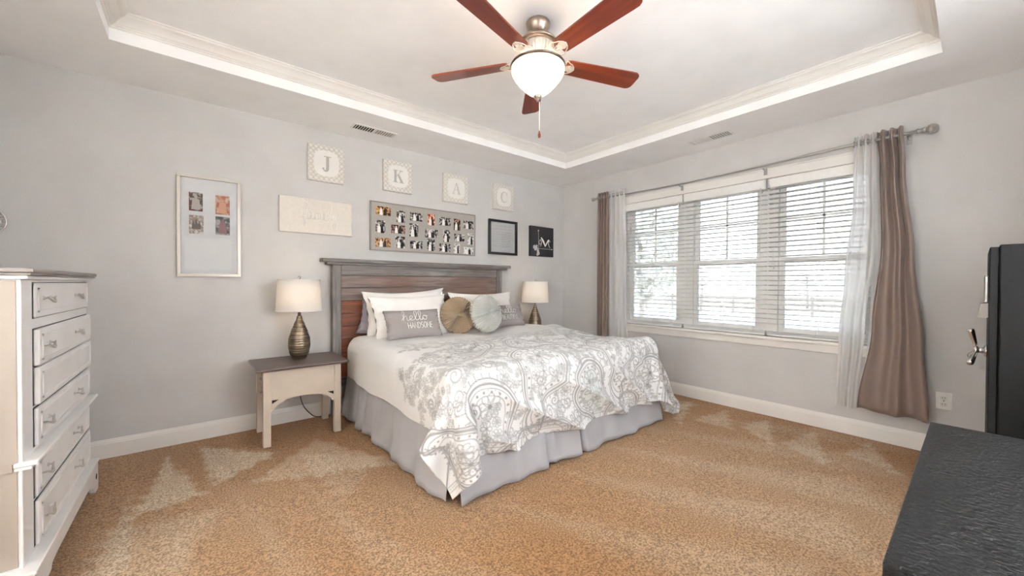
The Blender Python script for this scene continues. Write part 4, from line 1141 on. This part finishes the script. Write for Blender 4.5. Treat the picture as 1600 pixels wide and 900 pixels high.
# ---------------------------------------------------------------- vents, outlet
def vent(x0, x1, y0, y1, along, label, half):
    r = thing('ceiling_vent', ((x0+x1)/2, (y0+y1)/2, H), label, 'vent')
    m = MB(); z = H
    m.box(x0, x1, y0, y1, z-.006, z-.0005, .002); m.build('frame', M_white, r)
    m = MB(); g = .018
    if along == 'x':
        xa, xb = x0+g, x1-g; xm = (xa+xb)/2
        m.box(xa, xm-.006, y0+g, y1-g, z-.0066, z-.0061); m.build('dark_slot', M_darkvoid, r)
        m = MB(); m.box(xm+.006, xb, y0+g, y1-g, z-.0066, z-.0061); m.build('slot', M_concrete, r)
        m = MB(); n = 16
        for k in range(n):
            x = xa+(xb-xa)*(k+.5)/n
            if abs(x-xm) < .008: continue
            m.box(x-.0022, x+.0022, y0+g, y1-g, z-.011, z-.0067)
        m.build('louvre', M_white, r)
    else:
        ya, yb = y0+g, y1-g; ym = (ya+yb)/2
        m.box(x0+g, x1-g, ya, ym-.006, z-.0066, z-.0061); m.build('slot', M_concrete, r)
        m = MB(); n = 16
        for k in range(n):
            y = ya+(yb-ya)*(k+.5)/n
            m.box(x0+g, x1-g, y-.0022, y+.0022, z-.011, z-.0067)
        m.build('louvre', M_white, r)
vent(-2.965, -2.585, -.36, -.235, 'x', 'white ceiling vent above the letter canvases, half its slots dark', 0)
vent(-.385, -.245, -2.33, -1.95, 'y', 'white ceiling vent over the window', 1)
def outlet():
    r = thing('wall_outlet', (-.005, -3.593, .382), 'white double power outlet on the wall right of the taupe drape', 'outlet')
    m = MB(); m.box(-.007, -.0005, -3.632, -3.554, .322, .442, .003, 2); m.build('cover_plate', M_white, r)
    m = MB()
    for z in (.360, .404):
        m.lathe([(0, 0), (.017, 0), (.016, -.003), (0, -.003)], (-.0072, -3.593, z), 20, axis='x')
    m.build('socket_face', M_trim, r)
    m = MB()
    for z in (.360, .404):
        m.box(-.0112, -.0103, -3.600, -3.598, z-.004, z+.006); m.box(-.0112, -.0103, -3.588, -3.586, z-.004, z+.006)
    m.ball((-.0078, -3.593, .382), .003, 8, (.5, 1, 1)); m.build('socket_slot', M_darkvoid, r)
outlet()

# ---------------------------------------------------------------- blinds
def blind(k, y0, y1, label, tilt, raised=0):
    r = thing('window_blind', (.03, (y0+y1)/2, WZ1), label, 'blind', 'white slatted blinds')
    m = MB(); m.box(-.004, .006, y0, y1, 2.060, WZ1-.002, .003, 2); m.box(-.004, .045, y0, y0+.008, 2.060, WZ1-.002); m.box(-.004, .045, y1-.008, y1, 2.060, WZ1-.002)
    m.build('valance', M_white, r)
    m = MB(); m.box(.0065, .05, y0+.01, y1-.01, 2.095, WZ1-.002, .002); m.build('head_rail', M_white, r)
    z = 2.050; n = 0; m = MB(); w = .025
    t = math.radians(tilt)
    zb = WZ0+.020
    while z > zb+.052:
        prof = []
        P = np.zeros((2, 5, 3))
        for j in range(5):
            s = -1+2*j/4; x = .029+s*w*math.cos(t); zz = z+s*w*math.sin(t)+.0016*(1-s*s)
            P[:, j, 0] = x; P[:, j, 2] = zz
        P[0, :, 1] = y0+.006; P[1, :, 1] = y1-.006
        m.grid(P); z -= .0435; n += 1
        if n in (3, 17): pass
    o = m.build('slats', M_slat, r); s = o.modifiers.new('t', 'SOLIDIFY'); s.thickness = .0034; s.offset = 0
    m = MB(); m.box(.004, .054, y0+.006, y1-.006, WZ0+.003, WZ0+.021, .004, 2); m.build('bottom_rail', M_white, r)
    # stacked spare slats resting above the bottom rail
    m = MB()
    for q in range(4): m.box(.005, .053, y0+.006, y1-.006, WZ0+.0235+.0048*q, WZ0+.0262+.0048*q)
    m.build('stacked_slats', M_slat, r)
    m = MB()
    for f in (.14, .5, .86):
        y = y0+(y1-y0)*f
        for x in (.0035, .0545): m.tube([(x, y, 2.10), (x, y, WZ0+.015)], .0009, 5)
    m.build('ladder_cord', M_white, r)
    m = MB(); yy = y0+.045
    m.tube([(-.008, yy, 2.075), (-.009, yy, 1.45)], .0035, 8); m.tube([(-.009, yy, 1.45), (-.009, yy, 1.435)], .005, 8); m.build('tilt_wand', M_white, r)
    m = MB(); yy = y1-.06
    for d in (0, .006): m.tube([(-.008, yy+d, 2.07), (-.008, yy+d*2, 1.35)], .0011, 5)
    m.lathe([(0, 0), (.006, 0), (.004, .02), (0, .022)], (-.008, yy+.003, 1.33), 10); m.build('pull_cord', M_white, r)
    m = MB(); m.box(-.009, -.0045, y0+.028, y0+.036, 2.02, 2.055); m.build('cord_cleat', M_pewter, r)
blind(1, -1.730, -1.004, 'white slatted blind on the left window, beside the bed', -2)
blind(2, -2.505, -1.738, 'white slatted blind on the middle window', -1)
blind(3, -3.246, -2.513, 'white slatted blind on the right window, next to the taupe drape', -5)

# ---------------------------------------------------------------- curtain rod and curtains
RX, RZ = -.085, 2.262
def rod():
    r = thing('curtain_rod', (RX, -2.08, RZ), 'long pewter curtain rod with finials above the windows', 'curtain rod')
    pts = [(RX, -.655-k*(2.80)/40, RZ+.006-.030*math.sin(PI*min(1, k/34))**1) for k in range(41)]
    m = MB(); m.tube(pts, [.0085 if k < 31 else .0115 for k in range(41)], 12); m.build('rod', M_pewter, r)
    # finials
    m = MB(); m.lathe([(0, 0), (.012, 0), (.014, .006), (.010, .012), (.010, .020), (.016, .030), (.024, .060), (.022, .066), (0, .068)], (RX, -.655, RZ+.006), 24, axis='y'); m.build('cone_finial', M_pewter, r)
    m = MB(); m.lathe([(0, 0), (.016, 0), (.018, -.006), (.013, -.012), (.014, -.030), (.020, -.036), (.018, -.044), (0, -.045)], (RX, -3.45, RZ+.006), 24, axis='y'); m.build('finial_collar', M_pewter, r)
    m = MB(); m.lathe([(0, -.040), (.016, -.044), (.031, -.062), (.034, -.076), (.028, -.094), (.012, -.106), (0, -.108)], (RX, -3.45, RZ+.006), 8, axis='y', smooth=False); m.build('faceted_finial', M_glassknob, r)
    for y, dz in ((-.70, 0), (-1.733, -.022), (-2.505, -.024), (-3.41, 0)):
        m = MB(); z = RZ+dz
        m.box(-.006, -.0005 if False else -.001, y-.014, y+.014, z-.055, z+.020, .002) if y in (-.70, -3.41) else m.box(-.030, -.0235, y-.014, y+.014, z-.060, z-.005, .002)
        m.tube([(-.004 if y in (-.70, -3.41) else -.026, y, z-.020), (RX, y, z-.020)], .006, 8)
        m.tube([(RX, y, z-.02), (RX, y, z-.012)], .009, 8); m.build('rod_bracket', M_pewter, r)
M_glassknob = mat('faceted_crystal', srgb(190, 186, 180), .08, .6)
rod()

def curtain(name, keysL, keysR, z0, z1, n, amp, x0, material, label, cat, grommet=True, seed=0, solid=.0015, xfl=.0):
    """keys: list of (t from top 0..1, y)"""
    R = random.Random(seed)
    def ev(keys, t):
        for (a, ya), (b, yb) in zip(keys[:-1], keys[1:]):
            if t <= b:
                s = (t-a)/(b-a); s = s*s*(3-2*s); return ya+(yb-ya)*s
        return keys[-1][1]
    nu, nv = n*18, 60; P = np.zeros((nu+1, nv+1, 3))
    ph = [R.uniform(0, 6) for _ in range(8)]
    for i in range(nu+1):
        s = i/nu
        for j in range(nv+1):
            t = j/nv; yl, yr = ev(keysL, t), ev(keysR, t)
            k = 1-.45*t+.3*t*math.sin(ph[0]+s*7)
            fold = math.sin(2*PI*n*(s+.05*t*math.sin(ph[1]+s*9+t*2.3)))
            fold = fold*(1+.35*t*math.sin(ph[5]+s*6))
            s2 = s+.30/n*t*math.sin(ph[2]+s*2*PI*n*.5+t*1.5)/2
            x = x0+amp*k*fold+.012*t*math.sin(s*5+ph[3])+xfl*t
            z = z1+(z0-z1)*t+.006*math.sin(s*9+ph[4])*t
            P[i, j] = (min(x, -.032), yl+(yr-yl)*min(max(s2, 0), 1), z)
    r = thing(name, (x0, keysL[0][1]/2+keysR[0][1]/2, z0), label, cat)
    m = MB(); m.grid(P); o = m.build('panel', material, r)
    if solid: md = o.modifiers.new('t', 'SOLIDIFY'); md.thickness = solid; md.offset = 0
    if grommet:
        for q in range(n*2):
            s = (q+.0)/(n*2)+.0; i = min(int(s*nu), nu)
            y = P[i, 0, 1]; g = MB()
            g.tube([(RX+.021*math.cos(a), y, RZ+.006+.021*math.sin(a)) for a in [2*PI*w/20 for w in range(20)]], .0035, 6, closed=True)
            g.build('grommet', M_pewter, r)
    return r
curtain('sheer_curtain', [(0, -3.118), (.25, -3.112), (.5, -3.065), (.75, -3.03), (1, -3.015)], [(0, -3.235), (.4, -3.245), (.7, -3.20), (1, -3.158)], .235, 2.325, 3, .030, RX, M_sheer, 'white sheer curtain gathered at the right side of the window', 'curtain', seed=2, solid=0)
curtain('sheer_curtain', [(0, -3.225), (.3, -3.235), (.6, -3.22), (1, -3.18)], [(0, -3.275), (.3, -3.285), (.6, -3.29), (1, -3.26)], .27, 2.30, 1, .012, RX+.03, M_sheer, 'narrow strip of white sheer showing between the right sheer curtain and the taupe drape', 'curtain', seed=5, solid=0, grommet=False)
curtain('drape', [(0, -3.245), (.12, -3.262), (.4, -3.275), (.7, -3.23), (1, -3.155)], [(0, -3.385), (.15, -3.40), (.45, -3.452), (.75, -3.50), (1, -3.530)], .238, 2.325, 3, .034, RX-.005, M_drape, 'taupe satin drape flaring out right of the windows', 'curtain', seed=4, xfl=-.02)
curtain('drape', [(0, -.675), (1, -.66)], [(0, -.835), (1, -.83)], .24, 2.325, 4, .030, RX, M_drape, 'taupe satin drape left of the windows, beyond the bed', 'curtain', seed=6)
curtain('sheer_curtain', [(0, -.845), (1, -.84)], [(0, -1.075), (.5, -1.10), (1, -1.14)], .24, 2.325, 4, .028, RX, M_sheer, 'white sheer curtain gathered at the left side of the window', 'curtain', seed=8, solid=0)

# ---------------------------------------------------------------- wall art on the headboard wall
def photo_mat(name, seed, dark, light, mid=None, sc=60):
    m = bpy.data.materials.new(name); m.use_nodes = True; t = m.node_tree; b = t.nodes['Principled BSDF']; b.inputs['Roughness'].default_value = .25
    g = t.nodes.new('ShaderNodeNewGeometry'); mp = t.nodes.new('ShaderNodeMapping'); mp.inputs['Location'].default_value = (seed*1.37, 0, seed*.71)
    t.links.new(g.outputs['Position'], mp.inputs['Vector'])
    n = t.nodes.new('ShaderNodeTexNoise'); n.inputs['Scale'].default_value = sc; n.inputs['Detail'].default_value = 3; t.links.new(mp.outputs[0], n.inputs['Vector'])
    r = t.nodes.new('ShaderNodeValToRGB'); e = r.color_ramp.elements
    e[0].position = .40; e[0].color = (*dark, 1); e[1].position = .60; e[1].color = (*light, 1)
    if mid: q = e.new(.5); q.color = (*mid, 1)
    t.links.new(n.outputs['Fac'], r.inputs[0]); t.links.new(r.outputs[0], b.inputs['Base Color']); return m
GREY_D, GREY_M, GREY_L = srgb(38, 36, 38), srgb(120, 116, 114), srgb(205, 202, 198)

def frame_on_wall(name, x0, x1, z0, z1, w, d, material, label, cat, glass=False):
    r = thing(name, ((x0+x1)/2, 0, (z0+z1)/2), label, cat)
    m = MB()
    m.box(x0, x1, -d, -.001, z1-w, z1, .002); m.box(x0, x1, -d, -.001, z0, z0+w, .002)
    m.box(x0, x0+w, -d, -.001, z0+w, z1-w, .002); m.box(x1-w, x1, -d, -.001, z0+w, z1-w, .002)
    m.build('frame', material, r); return r

def figure(mb, x, z, h, y, wide=.32):
    """tiny standing figure in relief: head and body outline"""
    mb.prism([(x+h*.09*math.cos(t), z+h*.86+h*.10*math.sin(t)) for t in [2*PI*k/12 for k in range(12)]], 1, y-.0003, y)
    mb.prism([(x-h*wide*.5, z), (x+h*wide*.5, z), (x+h*wide*.42, z+h*.45), (x+h*wide*.36, z+h*.72), (x, z+h*.77), (x-h*wide*.36, z+h*.72), (x-h*wide*.42, z+h*.45)], 1, y-.0003, y)

def four_photo_frame():
    x0, x1, z0, z1 = -4.115, -3.733, 1.232, 1.988
    r = frame_on_wall('photo_frame', x0, x1, z0, z1, .022, .030, mat('champagne_silver_frame', srgb(205, 200, 190), .3, .3), 'tall silver frame with four small colour photos left of the lamp', 'picture frame')
    m = MB(); m.box(x0+.022, x1-.022, -.012, -.001, z0+.022, z1-.022); m.build('mat_board', mat('cool_white_mat', srgb(246, 246, 247), .8), r)
    cols = [((srgb(120, 20, 24), srgb(200, 192, 186), srgb(70, 60, 58)), srgb(196, 186, 178)), ((srgb(176, 88, 52), srgb(226, 200, 176), srgb(208, 150, 116)), srgb(222, 160, 120)),
            ((srgb(200, 196, 186), srgb(228, 226, 220), srgb(150, 110, 88)), srgb(84, 58, 52)), ((srgb(40, 42, 46), srgb(180, 178, 178), srgb(90, 90, 92)), srgb(130, 72, 80))]
    boxes = [(-4.046, -3.966, 1.722, 1.860), (-3.890, -3.802, 1.712, 1.858), (-4.046, -3.962, 1.552, 1.690), (-3.890, -3.802, 1.556, 1.696)]
    # photograph positions measured in the frame: 298..322 / 334..357 px
    for k, ((a, b, c, d), (cc, fg)) in enumerate(zip(boxes, cols)):
        m = MB(); m.box(a, b, -.0128, -.0121, c, d); p = m.build('photo', photo_mat('family_photo_%s' % 'abcd'[k], k+1, cc[0], cc[1], cc[2], 38), r)
        m = MB(); w = b-a
        if k == 2:
            for q in (.3, .5, .7): figure(m, a+w*q, c+.035, .062+.01*(q == .5), -.0129, .3)
        elif k == 3: figure(m, a+w*.5, c+.01, .115, -.0129, .45); m.prism([(a+.005, c+.07), (a+w*.5, c+.055), (b-.002, c+.03), (b-.002, c+.045), (a+w*.4, c+.082)], 1, -.0136, -.0132)
        else: figure(m, a+w*.5, c+.012, .108, -.0129, .5)
        m.build('figure', mat('figure_tone_%s' % 'abcd'[k], fg, .4), p)
    m = MB(); m.box(-4.07, -3.79, -.0126, -.0121, 1.285, 1.525)
    m.build('lower_mat', mat('lower_mat_white', srgb(252, 252, 251), .7), r)
    m = MB(); m.box(x0+.022, x1-.022, -.019, -.0175, z0+.022, z1-.022); m.build('glass_pane', M_glass, r)
four_photo_frame()

M_canvas = mat('cream_canvas', srgb(226, 221, 213), .85, noise=(60, .03))
M_canvas2 = mat('off_white_canvas_paint', srgb(234, 231, 226), .85)
M_lattice = mat('taupe_lattice_print', srgb(200, 196, 190), .85)
M_letter = mat('taupe_letter_paint', srgb(182, 178, 172), .85)
M_lettersoft = mat('pale_letter_paint', srgb(204, 200, 194), .85)

def love_sign():
    x0, x1, z0, z1 = -3.470, -2.886, 1.621, 1.923
    r = thing('canvas_sign', ((x0+x1)/2, 0, (z0+z1)/2), 'cream canvas sign with faint white script above the left lamp', 'wall sign')
    m = MB(); m.box(x0, x1, -.030, -.001, z0, z1, .003, 2); m.build('canvas', mat('warm_cream_canvas', srgb(222, 215, 206), .85, noise=(40, .03)), r)
    L, w = script('family', .13)
    m = MB()
    for l in L: m.tube([(x0+.17+a*1.0, -.0305, z0+.125+b) for a, b in l], .0045, 5)
    m.build('script_lettering', M_canvas2, r)
love_sign()

def serif_letter(m, ch, cx, cz, h, y):
    t = h*.19; th = h*.07; d = .0012
    def R(a, b, c, e): m.box(cx+a*h, cx+b*h, y-d, y, cz+c*h, cz+e*h)
    def poly(p): m.prism([(cx+a*h, cz+b*h) for a, b in p], 1, y-d, y)
    def band(p, w):
        p = smooth_pts(p, 6); n = len(p); a = []; b = []
        for i, q in enumerate(p):
            tt = p[min(i+1, n-1)]-p[max(i-1, 0)]; tt.normalize(); ww = w(i/(n-1)); nn = Vector((-tt.y, tt.x, 0))*ww/2
            a.append(q+nn); b.append(q-nn)
        for i in range(n-1): poly([(a[i].x, a[i].y), (a[i+1].x, a[i+1].y), (b[i+1].x, b[i+1].y), (b[i].x, b[i].y)])
    if ch == 'J':
        R(-.04, .15, -.30, .5); R(-.18, .28, .45, .5); band([(.055, -.30), (.02, -.46), (-.10, -.52), (-.22, -.42)], lambda s: .17*(1-s)+.06); 
        poly([(-.22+.07*math.cos(a), -.37+.07*math.sin(a)) for a in [2*PI*k/12 for k in range(12)]])
    elif ch == 'K':
        R(-.34, -.16, -.5, .5); R(-.42, -.06, .45, .5); R(-.42, -.06, -.5, -.45); R(.06, .40, .45, .5); R(.04, .46, -.5, -.45)
        poly([(-.16, -.02), (-.16, .06), (.22, .46), (.28, .46)]); poly([(-.06, .08), (.06, .18), (.42, -.46), (.20, -.46)])
    elif ch == 'A':
        poly([(-.03, .52), (.05, .52), (.40, -.46), (.20, -.46)]); poly([(-.03, .52), (.02, .44), (-.28, -.46), (-.34, -.46)]); R(-.2, .2, -.14, -.09); R(-.44, -.18, -.5, -.45); R(.12, .48, -.5, -.45)
    elif ch == 'C':
        band([(.34, .26), (.18, .46), (-.06, .48), (-.30, .24), (-.34, -.04), (-.26, -.32), (-.02, -.48), (.20, -.44), (.36, -.26)], lambda s: .05+.14*math.sin(PI*s)**2); R(.31, .36, .2, .48)
def letter_canvas(ch, x0, x1, z0, z1, soft):
    r = thing('letter_canvas', ((x0+x1)/2, 0, (z0+z1)/2), 'square cream canvas with the letter %s in a lattice border' % ch, 'wall sign', 'monogram letter canvases')
    m = MB(); m.box(x0, x1, -.035, -.001, z0, z1, .003, 2); m.build('canvas', M_canvas, r)
    w = x1-x0; h = z1-z0; cx, cz = (x0+x1)/2, (z0+z1)/2
    m = MB(); n = 7; s = w/n
    for i in range(n):
        for j in range(n):
            x = x0+s*(i+.5); z = z0+h/n*(j+.5)
            if max(abs(x-cx)/w, abs(z-cz)/h) < .27: continue
            m.tube([(x+s*.43*math.cos(a)*(1+.12*math.cos(4*a)), -.0352, z+s*.43*math.sin(a)*(1+.12*math.cos(4*a))) for a in [2*PI*k/16 for k in range(16)]], .0026, 4, closed=True)
    m.build('lattice_border', M_lettersoft if soft else M_lattice, r)
    m = MB()
    pl = []
    for k in range(48):
        a = 2*PI*k/48; rr = .36*(1-.055*math.cos(4*a)); pl.append((cx+w*rr*math.cos(a)*1.04, cz+h*rr*math.sin(a)*1.04))
    m.prism(pl, 1, -.0395, -.0352); m.build('medallion_panel', M_canvas2, r)
    m = MB(); serif_letter(m, ch, cx, cz, h*.40, -.0396); m.build('letter', M_lettersoft if soft else M_letter, r)
letter_canvas('J', -3.254, -2.957, 2.090, 2.410, False)
letter_canvas('K', -2.591, -2.291, 2.102, 2.409, False)
letter_canvas('A', -1.929, -1.611, 2.087, 2.397, True)
letter_canvas('C', -1.247, -.938, 2.089, 2.401, True)

def collage():
    x0, x1, z0, z1 = -2.713, -1.508, 1.509, 1.981
    r = thing('collage_frame', ((x0+x1)/2, 0, (z0+z1)/2), 'wide taupe collage frame of small wedding photos above the headboard', 'picture frame')
    m = MB(); m.box(x0, x1, -.022, -.001, z0, z1, .003, 2); m.build('frame', mat('taupe_collage_board', srgb(164, 158, 151), .5, noise=(20, .03)), r)
    for (xa, xb) in ((x0, x1),):
        e = MB(); e.box(x0-.002, x1+.002, -.027, -.002, z1-.010, z1+.002); e.box(x0-.002, x1+.002, -.027, -.002, z0-.002, z0+.010); e.box(x0-.002, x0+.010, -.027, -.002, z0+.010, z1-.010); e.box(x1-.010, x1+.002, -.027, -.002, z0+.010, z1-.010)
        e.build('edge_moulding', mat('taupe_frame_edge', srgb(140, 134, 127), .45), r)
    # u across 0..1, v down 0..1 : (u0,u1,v0,v1,tone)
    ph = [(.04,.165,.09,.27,1),(.215,.29,.13,.38,0),(.335,.45,.13,.31,0),(.50,.57,.12,.37,2),(.615,.73,.15,.34,0),(.765,.835,.15,.42,3),(.87,.98,.16,.36,0),
          (.04,.12,.38,.64,0),(.17,.29,.44,.62,3),(.33,.41,.37,.66,0),(.475,.60,.46,.65,0),(.655,.725,.44,.72,0),(.77,.88,.50,.68,0),(.915,.98,.46,.74,4),
          (.04,.165,.74,.93,1),(.205,.29,.68,.93,0),(.335,.45,.75,.92,0),(.495,.57,.68,.95,0),(.615,.73,.76,.95,0),(.765,.83,.73,.97,4),(.87,.98,.80,.975,4)]
    tones = [(GREY_D, GREY_L, GREY_M), (srgb(50, 40, 38), srgb(214, 170, 110), srgb(170, 120, 76)), (srgb(150, 60, 40), srgb(230, 205, 190), srgb(210, 120, 70)), (srgb(50, 34, 34), srgb(180, 150, 130), srgb(96, 66, 60)), (srgb(120, 118, 116), srgb(236, 236, 234), srgb(200, 198, 196))]
    for k, (a, b, c, d, tn) in enumerate(ph):
        X = lambda u: x0+(x1-x0)*u
        Z = lambda v: z1-(z1-z0)*v
        D, L, Mi = tones[tn]
        m = MB(); m.box(X(a), X(b), -.0228, -.0222, Z(d), Z(c)); p = m.build('photo', photo_mat('wedding_photo', k*2.3+1, D, L, Mi, 34+3*(k % 5)), r)
        w = X(b)-X(a); h = Z(c)-Z(d)
        m = MB()
        if w > h:
            figure(m, X(a)+w*.36, Z(d)+.002, h*.86, -.0229, .45); o = m.build('bride_figure', M_canvas2, p)
            m = MB(); figure(m, X(a)+w*.62, Z(d)+.002, h*.9, -.0229, .42)
        else:
            figure(m, X(a)+w*.36, Z(d)+.002, h*.70, -.0229, .42); o = m.build('bride_figure', M_canvas2, p)
            m = MB(); figure(m, X(a)+w*.68, Z(d)+.002, h*.76, -.0229, .30)
        m.build('groom_figure', M_safe, p)
collage()

def black_frame_print():
    x0, x1, z0, z1 = -1.310, -.868, 1.543, 1.966
    r = frame_on_wall('picture_frame', x0, x1, z0, z1, .028, .032, mat('black_frame_paint', srgb(40, 40, 42), .35), 'black framed print of pale handwriting right of the collage frame', 'picture frame')
    m = MB(); m.box(x0+.028, x1-.028, -.010, -.001, z0+.028, z1-.028); m.build('print_sheet', mat('pale_paper', srgb(244, 244, 242), .8), r)
    R = random.Random(5); m = MB(); z = z1-.07
    while z > z0+.07:
        x = x0+.06; hh = R.choice((.010, .016, .022))
        while x < x1-.09:
            w = R.uniform(.02, .07); n = max(3, int(w/.005))
            m.tube([(x+w*k/n, -.0105, z+hh*.5*math.sin(k*2.1+x*90)) for k in range(n+1)], .0011, 4); x += w+.014
        z -= hh+.017
    m.build('handwriting', mat('grey_ink', srgb(198, 198, 197), .8), r)
    m = MB(); m.box(x0+.028, x1-.028, -.0205, -.019, z0+.028, z1-.028); m.build('glass_pane', M_glass, r)
black_frame_print()

def black_canvas():
    x0, x1, z0, z1 = -.653, -.226, 1.553, 1.948
    r = thing('canvas_sign', ((x0+x1)/2, 0, (z0+z1)/2), 'black canvas with white monogram M, crossed arrows and flowers near the corner', 'wall sign')
    m = MB(); m.box(x0, x1, -.035, -.001, z0, z1, .003, 2); m.build('canvas', mat('black_canvas_paint', srgb(44, 42, 48), .7, noise=(30, .1)), r)
    X = lambda u: x0+(x1-x0)*u
    Z = lambda v: z1-(z1-z0)*v
    y = -.0362
    m = MB()
    m.tube([(X(.33), y, Z(.12)), (X(.35), y, Z(.80))], .0018, 5); m.tube([(X(.30), y, Z(.74)), (X(.95), y, Z(.74))], .0018, 5)
    m.prism([(X(.30), Z(.16)), (X(.36), Z(.16)), (X(.33), Z(.10))], 1, y-.001, y); m.prism([(X(.90), Z(.715)), (X(.90), Z(.765)), (X(.95), Z(.74))], 1, y-.001, y)
    m.build('crossed_arrows', M_canvas2, r)
    m = MB()
    def band(p, w0, w1):
        p = smooth_pts(p, 6); n = len(p)
        m.tube([(X(q.x), y, Z(q.y)) for q in p], [w0+(w1-w0)*math.sin(PI*k/(n-1)) for k in range(n)], 5)
    band([(.45, .36), (.52, .46), (.58, .56), (.63, .66)], .006, .013); band([(.63, .66), (.68, .56), (.74, .46), (.78, .42)], .004, .008)
    band([(.37, .50), (.42, .44), (.46, .50), (.45, .60), (.42, .67)], .002, .005); band([(.86, .50), (.80, .44), (.77, .50), (.78, .60), (.84, .70)], .002, .005); band([(.36, .50), (.38, .60), (.44, .56)], .0015, .003)
    m.build('monogram', M_canvas2, r)
    m = MB(); R = random.Random(2)
    for (u, v, s) in ((.17, .70, .026), (.25, .73, .022), (.20, .77, .018), (.31, .82, .020), (.33, .90, .024), (.29, .95, .016), (.26, .66, .016)):
        for k in range(6):
            a = 2*PI*k/6+u*9; m.ball((X(u)+s*.6*math.cos(a), y, Z(v)+s*.6*math.sin(a)), s*.5, 8, (1, .12, 1))
    m.build('painted_flowers', mat('pale_flower_paint', srgb(200, 198, 200), .8), r)
black_canvas()

# ================================================================== OUTSIDE
M_grass = mat('glare_pale_lawn', srgb(226, 227, 214), .95, noise=(2, .12))  # lawn and leaves whitened so their colour carries the outdoor glare
M_leaf = mat('glare_pale_leaves', srgb(222, 224, 218), .8, noise=(3, .12))
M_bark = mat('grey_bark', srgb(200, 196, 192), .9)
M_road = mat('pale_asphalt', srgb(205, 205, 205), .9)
M_fence = mat('weathered_fence_wood', srgb(186, 180, 174), .9)
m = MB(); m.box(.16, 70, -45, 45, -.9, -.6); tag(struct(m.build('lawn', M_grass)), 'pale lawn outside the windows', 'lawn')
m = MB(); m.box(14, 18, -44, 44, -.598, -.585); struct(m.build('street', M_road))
def tree(x, y, h, w, dens, seed, label, low=.25):
    R = random.Random(seed); rs = np.random.default_rng(seed)
    r = thing('tree', (x, y, -.6), label, 'tree', 'trees outside the windows')
    m = MB(); m.tube([(x, y, -.6), (x+.05*h*.1, y, -.6+h*.3), (x-.03*h, y+.02*h, -.6+h*.75)], [.035*h*.6, .03*h*.5, .008*h], 8)
    for k in range(9):
        a = R.uniform(0, 2*PI); z = -.6+h*R.uniform(.25, .65); e = w*R.uniform(.4, .8)/2
        m.tube([(x, y, z), (x+e*math.cos(a)*.5, y+e*math.sin(a)*.5, z+h*.08), (x+e*math.cos(a), y+e*math.sin(a), z+h*.2)], [.012*h, .007*h, .003*h], 5)
    m.build('trunk', M_bark, r)
    n = dens; c = rs.normal(size=(n, 3)); c /= np.linalg.norm(c, axis=1, keepdims=True); c *= rs.uniform(.25, 1, (n, 1))**.5
    P = np.stack([x+c[:, 0]*w/2, y+c[:, 1]*w/2, -.6+h*(low+(1-low)*(c[:, 2]+1)/2)], -1)
    s = .012*h+.05
    V = []; F = []
    for p in P:
        a = rs.normal(size=3); a /= np.linalg.norm(a); b = np.cross(a, rs.normal(size=3)); b /= np.linalg.norm(b); k = len(V); q = s*rs.uniform(.6, 1.4)
        V += [tuple(p-a*q), tuple(p+b*q*.5), tuple(p+a*q), tuple(p-b*q*.5)]; F.append((k, k+1, k+2, k+3))
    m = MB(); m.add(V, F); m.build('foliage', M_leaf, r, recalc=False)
tree(7.0, 3.1, 4.6, 2.6, 1500, 1, 'leafy tree closest to the left window')
tree(30, 11.5, 4.6, 8, 1500, 2, 'rounded tree far behind the middle window, left of its neighbour')
tree(32, 4.5, 4.0, 9, 1500, 3, 'low spreading tree far behind the middle window')
tree(30, -1.6, 4.4, 4, 1200, 4, 'tree beside the pale house behind the right window')
def fence():
    r = thing('garden_fence', (22, 0, -.6), 'low distant rail fence across the lawn', 'fence')
    for k in range(23):
        y = -22+2*k; m = MB(); m.box(21.95, 22.05, y-.06, y+.06, -.6, .55); m.build('fence_post', M_fence, r)
    m = MB()
    for z in (-.2, .1, .4): m.box(21.98, 22.02, -22, 22, z-.06, z+.06)
    m.build('fence_rails', M_fence, r)
fence()
def house():
    r = thing('house', (36, -9, -.6), 'pale gabled house far beyond the fence behind the right window', 'house')
    m = MB(); m.box(33, 41, -17, -3, -.6, 2.4); m.build('wall', M_canvas2, r)
    m = MB(); m.prism([(32.5, 2.4), (41.5, 2.4), (37, 4.6)], 1, -17.4, -2.6); m.build('roof', M_road, r)
    for y in (-14, -11, -6):
        m = MB(); m.box(32.95, 33, y-.6, y+.6, .5, 1.7); m.build('window', M_safe, r)
house()
def car(y, label):
    r = thing('car', (16, y, -.58), label, 'car', 'cars parked in the street')
    m = MB(); m.prism([(y-2.1, -.25), (y+2.1, -.25), (y+2.1, .15), (y+1.3, .25), (y+.8, .75), (y-1.0, .78), (y-1.6, .28), (y-2.1, .2)], 0, 15.2, 16.9); m.build('body', M_road, r)
    m = MB(); m.prism([(y-1.35, .3), (y+1.05, .3), (y+.72, .68), (y-.95, .70)], 0, 15.18, 15.199); m.build('side_window', M_safe, r)
    for d in (-1.3, 1.3):
        m = MB(); m.lathe([(0, 0), (.32, 0), (.32, .2), (0, .2)], (15.15, y+d, -.265), 20, axis='x'); m.build('wheel', M_safe, r)
car(-3.2, 'grey car parked in the street behind the right window')
